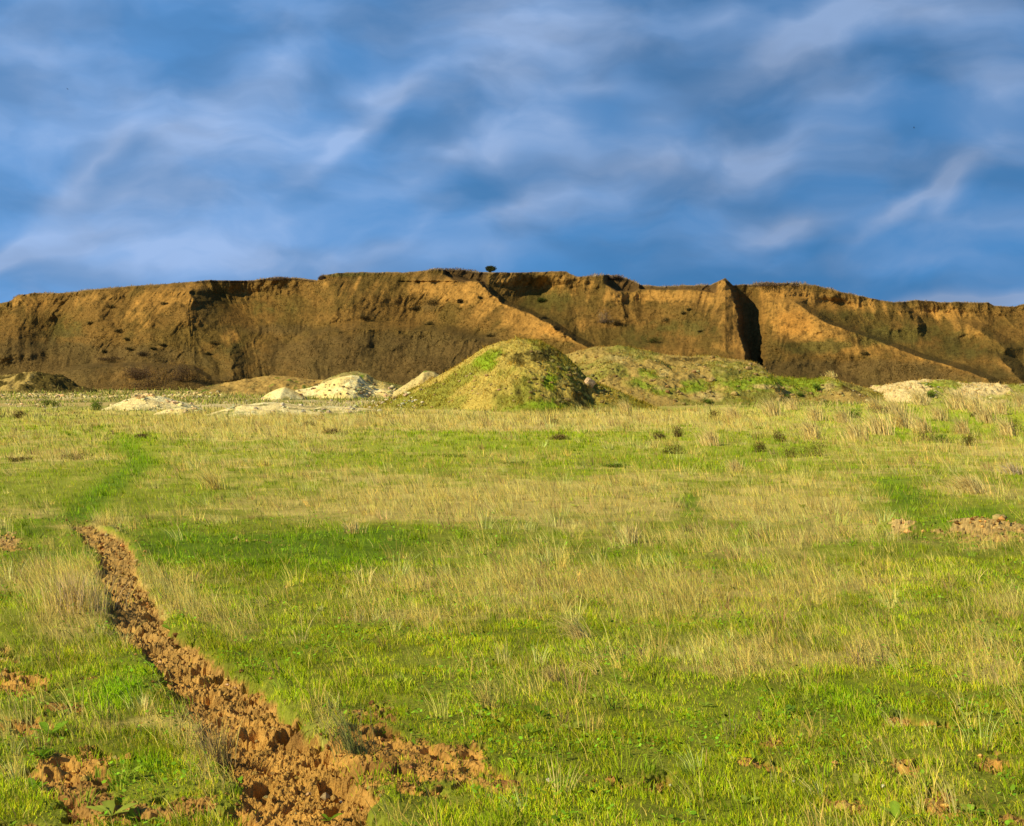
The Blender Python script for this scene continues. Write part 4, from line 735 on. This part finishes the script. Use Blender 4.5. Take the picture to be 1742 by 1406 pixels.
LB = [(815,1232,.085,4,'upright weed with a pale spoon shaped leaf, tallest in the centre foreground',C(.38, .46, .16), 1.1),(852,1240,.07,4,'weed with upright leaf just right of the tallest one',C(.30, .44, .08), 1.0),(918,1226,.07,5,'dark green broad leaved weed right of the upright pair',C(.16, .32, .04), .8),
 (975,1238,.075,5,'flat pale leaved weed below centre',C(.36, .44, .18), .35),(682,1172,.06,4,'weed with one bright leaf above the muddy patch',C(.42, .50, .12), .9),(706,1180,.055,4,'smaller bright leaved weed next to the bright leaf above the mud',C(.36, .46, .10), .6),(757,1192,.055,4,'pale leaved weed left of the loose straw tuft',C(.44, .48, .15), .7),
 (85,1248,.11,6,'large leafy weed in the left foreground',C(.20, .38, .06), .7),(70,1290,.09,5,'leafy weed in dark shade at the left',C(.14, .28, .04), .8),(215,1315,.08,5,'broad leaved weed by the bare soil at lower left',C(.30, .44, .09), .6),(190,1375,.11,6,'pale weed at the very bottom left of the path',C(.34, .44, .14), .5),(230,1378,.09,5,'pale weed right beside the bottom left one',C(.34, .46, .12), .6),
 (1457,1335,.075,3,'weed with a single round pale leaf in the right foreground',C(.48, .54, .22), .9),(1345,1175,.05,5,'small pale weed in the right middle foreground',C(.30, .42, .12), .6),(1200,1200,.06,5,'flat round leaved weed right of centre foreground',C(.28, .42, .10), .4),(1655,1195,.05,4,'small round pale weed at the right',C(.42, .50, .20), .7),(1646,1214,.05,4,'twin pale weed just below the small round one at right',C(.40, .50, .18), .6),
 (1525,1396,.10,6,'leafy weed cut by the bottom edge at right',C(.26, .42, .08), .8),(1340,1210,.07,6,'bluish green weed cluster in the right middle foreground',C(.16, .30, .08), .7),(1645,1362,.06,5,'low pale weed near the lower right corner',C(.34, .42, .16), .6),(1270,1365,.06,5,'low weed near the bare clod hill at the bottom',C(.32, .44, .12), .5),(905,1250,.08,6,'spreading weed below the dark green one',C(.20, .34, .06), .4),
 (1428,972,.07,5,'pale round weed in the right middle distance',C(.44, .54, .20), .5),(1466,974,.05,4,'small pale weed right of the round one in the middle distance',C(.42, .52, .20), .5),(290,1065,.08,6,'bushy green weed on the right lip of the path',C(.20, .36, .06), .8),(1366,866,.10,5,'bright yellow green weed far right of centre',C(.42, .52, .08), .7),(978,864,.09,5,'pale round weed on the dry band at centre',C(.46, .56, .18), .5),(925,980,.08,5,'pale weed on the dry band edge',C(.40, .50, .14), .5),
 (60,1340,.08,6,'leafy weed on the bare soil at lower left',C(.18, .34, .05), .7),(560,1385,.06,5,'small weed on the right path edge at the bottom',C(.20, .34, .05), .6)]
for b in LB: broadleaf(b[0], b[1], b[2]*1.05, b[3], b[4], b[5], b[6])

# ------------------------------------------------------------------ rocks, clods, boulder
import bmesh
def rock(name, label, cat, px, py, size, col, mat, flat=.7, seed=0, blocky=False, group=None, pos=None, sink=.25):
    X, Y, Z = pos or surf(px, py); bm = bmesh.new(); bmesh.ops.create_icosphere(bm, subdivisions=4, radius=1)
    V = np.array([v.co[:] for v in bm.verts]); fcs = np.array([[v.index for v in f.verts] for f in bm.faces]); bm.free()
    if blocky: V = np.sign(V)*np.abs(V)**.45; V = V/np.abs(V).max()
    s = seed*3.1; n = fbm(V[:, 0]*1.7+s, V[:, 1]*1.7+V[:, 2]*1.3, 4, 301)*.30+fbm(V[:, 2]*4+s, V[:, 0]*4-V[:, 1]*3, 4, 303)*.16; V = V*(1+n*(.4 if blocky else 1))[:, None]*[size, size*.8, size*flat]
    c = rcol(col, 1, .05)*(1+.25*fbm(V[:, 0]/size*3, V[:, 2]/size*3, 3, 305))[:, None]
    o = mesh_from(name, V, [fcs], mat, np.clip(c, .01, .95), smooth=not blocky); o.location = (X, Y, Z+size*flat*(1-sink)); o.rotation_euler = (0, 0, seed*1.7); tag(o, label, cat, group); return o
b = surf(1003, 658); rock('boulder', 'pale square boulder lying on the right shoulder of the tallest mound', 'boulder', 0, 0, .24, C(.55, .42, .20), M_MOUND, .8, 3, True, pos=(b[0], b[1], b[2])).rotation_euler = (.25, .5, .4)
rock('dirt_clod', 'large rounded clod of orange earth at lower right', 'clod', 1436, 1372, .045, C(.55, .32, .10), M_PATH, .75, 1)
rock('dirt_clod', 'reddish clod right of the muddy patch at the bottom', 'clod', 866, 1335, .045, C(.34, .17, .06), M_PATH, .6, 2)
rock('dirt_clod', 'crumbly brown clod on the left lip of the path near the bottom', 'clod', 488, 1222, .026, C(.48, .27, .08), M_PATH, .7, 5)
rock('dirt_clod', 'clod on the ochre bare scar by the right edge', 'clod', 1700, 905, .09, C(.55, .36, .13), M_PATH, .5, 6)
for px, py, sz, lab, sd in [(933,1334,.012,'small white stone left of the pair on bare soil',1),(960,1332,.014,'larger white stone right of the pair on bare soil',2),(1141,1327,.008,'tiny white stone on the brown soil below centre',3),(1502,1328,.010,'small white stone at the lower right',4),(580,1332,.009,'tiny white stone on the path edge near the bottom',5),(1350,1333,.008,'tiny white stone beside grass near the bottom right',6),(609,1316,.009,'tiny white stone in the muddy patch',7)]:
    rock('stone', lab, 'stone', px, py, sz, C(.75, .68, .5), M_SAND, .7, sd)
def crumbs():
    # loose crumbs lying on the path and the bare patches
    n = 60000; X, Y = field_pts(n, 4.3, 17, 1.0); soil, dry, lush, pm, dd, end, px, py = masks(X, Y)
    keep = rng.random(n) < np.maximum(.30*pm, .35*soil)+.25*ss(.05, .4, soil)*(soil < .5)+.12*(np.abs(dd) < 1.7)*(pm < .3); X, Y, soil, pm, dd, end = [q[keep] for q in (X, Y, soil, pm, dd, end)]; n = len(X)
    Z = height(X, Y, soil, pm, dd, end); sz = rng.gamma(1.6, .0042, n).clip(.003, .026)*np.maximum(1, Y/9)
    O = np.array([(1, 0, 0), (0, 1, 0), (-1, 0, 0), (0, -1, 0), (0, 0, 1), (0, 0, -1), (.6, .6, .5), (-.55, .5, .6)]); fc = np.array([[0, 6, 4], [6, 1, 4], [1, 7, 4], [7, 2, 4], [2, 3, 4], [3, 0, 4], [0, 1, 6], [1, 2, 7], [1, 0, 5], [2, 1, 5], [3, 2, 5], [0, 3, 5]])
    a = rng.uniform(0, 6.28, n); V = O[None]*sz[:, None, None]*rng.uniform(.6, 1.3, (n, 8, 3)); ca, sa = np.cos(a)[:, None], np.sin(a)[:, None]
    V = np.stack([V[..., 0]*ca-V[..., 1]*sa+X[:, None], V[..., 0]*sa+V[..., 1]*ca+Y[:, None], V[..., 2]*.8+(Z+sz*.35)[:, None]], -1).reshape(-1, 3)
    c = mixc(rcol(C(.56, .31, .085), n, .25), rcol(C(.56, .38, .17), n, .2), (rng.random(n) < .18)*1.0); c = mixc(c, rcol(C(.22, .10, .03), n, .2), (rng.random(n) < .3)*1.0)
    o = mesh_from('soil_crumbs', V, [((np.arange(n)*8)[:, None, None]+fc[None]).reshape(-1, 3)], M_PATH, np.repeat(c, 8, 0), smooth=False); tag(o, 'loose crumbs of reddish earth on the path and bare patches', 'soil', kind='stuff')
crumbs()
# rows and scatters of clods on and around the heaps: more than anyone could count, one object
def rubble():
    acc = Acc(); P = []
    def sc_(n, x0, x1, y0, y1, s0, s1, c, bl=None):
        for _ in range(n):
            px, py = rng.uniform(x0, x1), rng.uniform(y0, y1); Yg = depth_of(py)
            P.append((px, py, rng.uniform(s0, s1)*rng.random()**.7+s0*.4, c))
    sc_(200, -60, 345, 671, 678, .05, .24, C(.80, .60, .28)); sc_(200, -40, 350, 680, 704, .03, .13, C(.82, .64, .34)); sc_(50, 600, 700, 660, 680, .06, .25, C(.66, .52, .27)); sc_(60, 300, 380, 668, 678, .05, .24, C(.66, .5, .24))
    sc_(160, 380, 720, 678, 704, .03, .13, C(.7, .58, .38)); sc_(60, 500, 650, 650, 676, .05, .14, C(.25, .17, .08)); sc_(130, 900, 1060, 600, 690, .05, .16, C(.25, .18, .06)); sc_(60, 700, 880, 640, 700, .04, .1, C(.5, .36, .13)); sc_(110, 1100, 1440, 605, 690, .06, .2, C(.42, .30, .11)); sc_(70, 1450, 1742, 655, 690, .04, .14, C(.62, .5, .26))
    bm = bmesh.new(); bmesh.ops.create_icosphere(bm, subdivisions=2, radius=1); B = np.array([v.co[:] for v in bm.verts]); fcs = np.array([[v.index for v in f.verts] for f in bm.faces]); bm.free()
    for i, (px, py, s, c) in enumerate(P):
        X, Y, Z = surf_fast(px, py); n = fbm(B[:, 0]*1.9+i, B[:, 1]*1.9+B[:, 2], 3, 311)*.45
        V = B*(1+n)[:, None]*[s, s*.9, s*.62]; acc.add(V+[X, Y, Z+s*.25], [fcs], np.tile(rcol(c, 1, .15), (len(V), 1)))
    o = acc.build('rubble', M_MOUND); tag(o, 'loose clods and rubble scattered over and between the mounds', 'rubble', kind='stuff')
def surf_fast(px, py):
    Y = np.arange(50, 180, .25); a = (px-CX)/F; bb = (CY-py)/F; dy = math.cos(TH)+bb*math.sin(TH); dz = -math.sin(TH)+bb*math.cos(TH); X = a/dy*Y; Z = CH+dz/dy*Y; g = np.zeros_like(Y)
    for hf, x0, x1, Yp, run, sc, colf in HEAPS: g = np.maximum(g, np.where((X > x0) & (X < x1) & (np.abs(Y-Yp) < run*1.05), hf(X, Y), 0))
    k = np.argmax(Z <= g) if (Z <= g).any() else len(Y)-1; return X[k], Y[k], g[k]
rubble()

# ------------------------------------------------------------------ two far birds
def bird(px, py, Y, label, sc=1.0, flap=.5):
    X, Z = at(px, py, Y); t = np.linspace(0, 1, 9); rad = np.array([.004, .016, .026, .034, .036, .032, .022, .012, .008])*sc; L_ = .26*sc; V = []; nn = 8
    for i, q in enumerate(t):
        for k in range(nn): u = k/nn*2*math.pi; V.append((rad[i]*math.cos(u), (q-.5)*L_, rad[i]*math.sin(u)*.9))
    f4 = [[i*nn+k, i*nn+(k+1) % nn, (i+1)*nn+(k+1) % nn, (i+1)*nn+k] for i in range(8) for k in range(nn)]
    for s_ in (-1, 1):   # wings grow out of the shoulders
        b0 = len(V)
        for j, (x, ch, z) in enumerate(((.01, .09, 0), (.09, .10, .45), (.17, .075, .6), (.25, .02, .5))): V += [(s_*x*sc, .03*sc+ch*.5*sc-.015*j*sc, z*flap*x*sc+.012*sc), (s_*x*sc, .03*sc-ch*.5*sc-.015*j*sc, z*flap*x*sc+.004*sc)]
        f4 += [[b0+2*j, b0+2*j+1, b0+2*j+3, b0+2*j+2] for j in range(3)]
    b0 = len(V); V += [(-.008*sc, -.12*sc, 0), (.008*sc, -.12*sc, 0), (.035*sc, -.19*sc, 0), (-.035*sc, -.19*sc, 0)]; f4.append([b0, b0+1, b0+2, b0+3])
    V = np.array(V); o = mesh_from('bird', V, [np.array(f4)], M_TWIG, np.tile(C(.03, .03, .035), (len(V), 1))); o.location = (X, Y, Z); o.rotation_euler = (.1, .35, 1.1); tag(o, label, 'bird'); return o
bird(115, 152, 260, 'tiny dark bird high in the sky at left', 1.3); bird(1555, 218, 260, 'tiny dark bird high in the sky at right', 1.2, .9)

# ------------------------------------------------------------------ render settings
scene.view_settings.view_transform = 'Standard'; scene.view_settings.look = 'None'; scene.view_settings.exposure = 0
scene.render.engine = 'CYCLES'; scene.cycles.max_bounces = 6; scene.cycles.diffuse_bounces = 5; scene.cycles.transmission_bounces = 4; scene.cycles.glossy_bounces = 1; scene.cycles.use_denoising = True
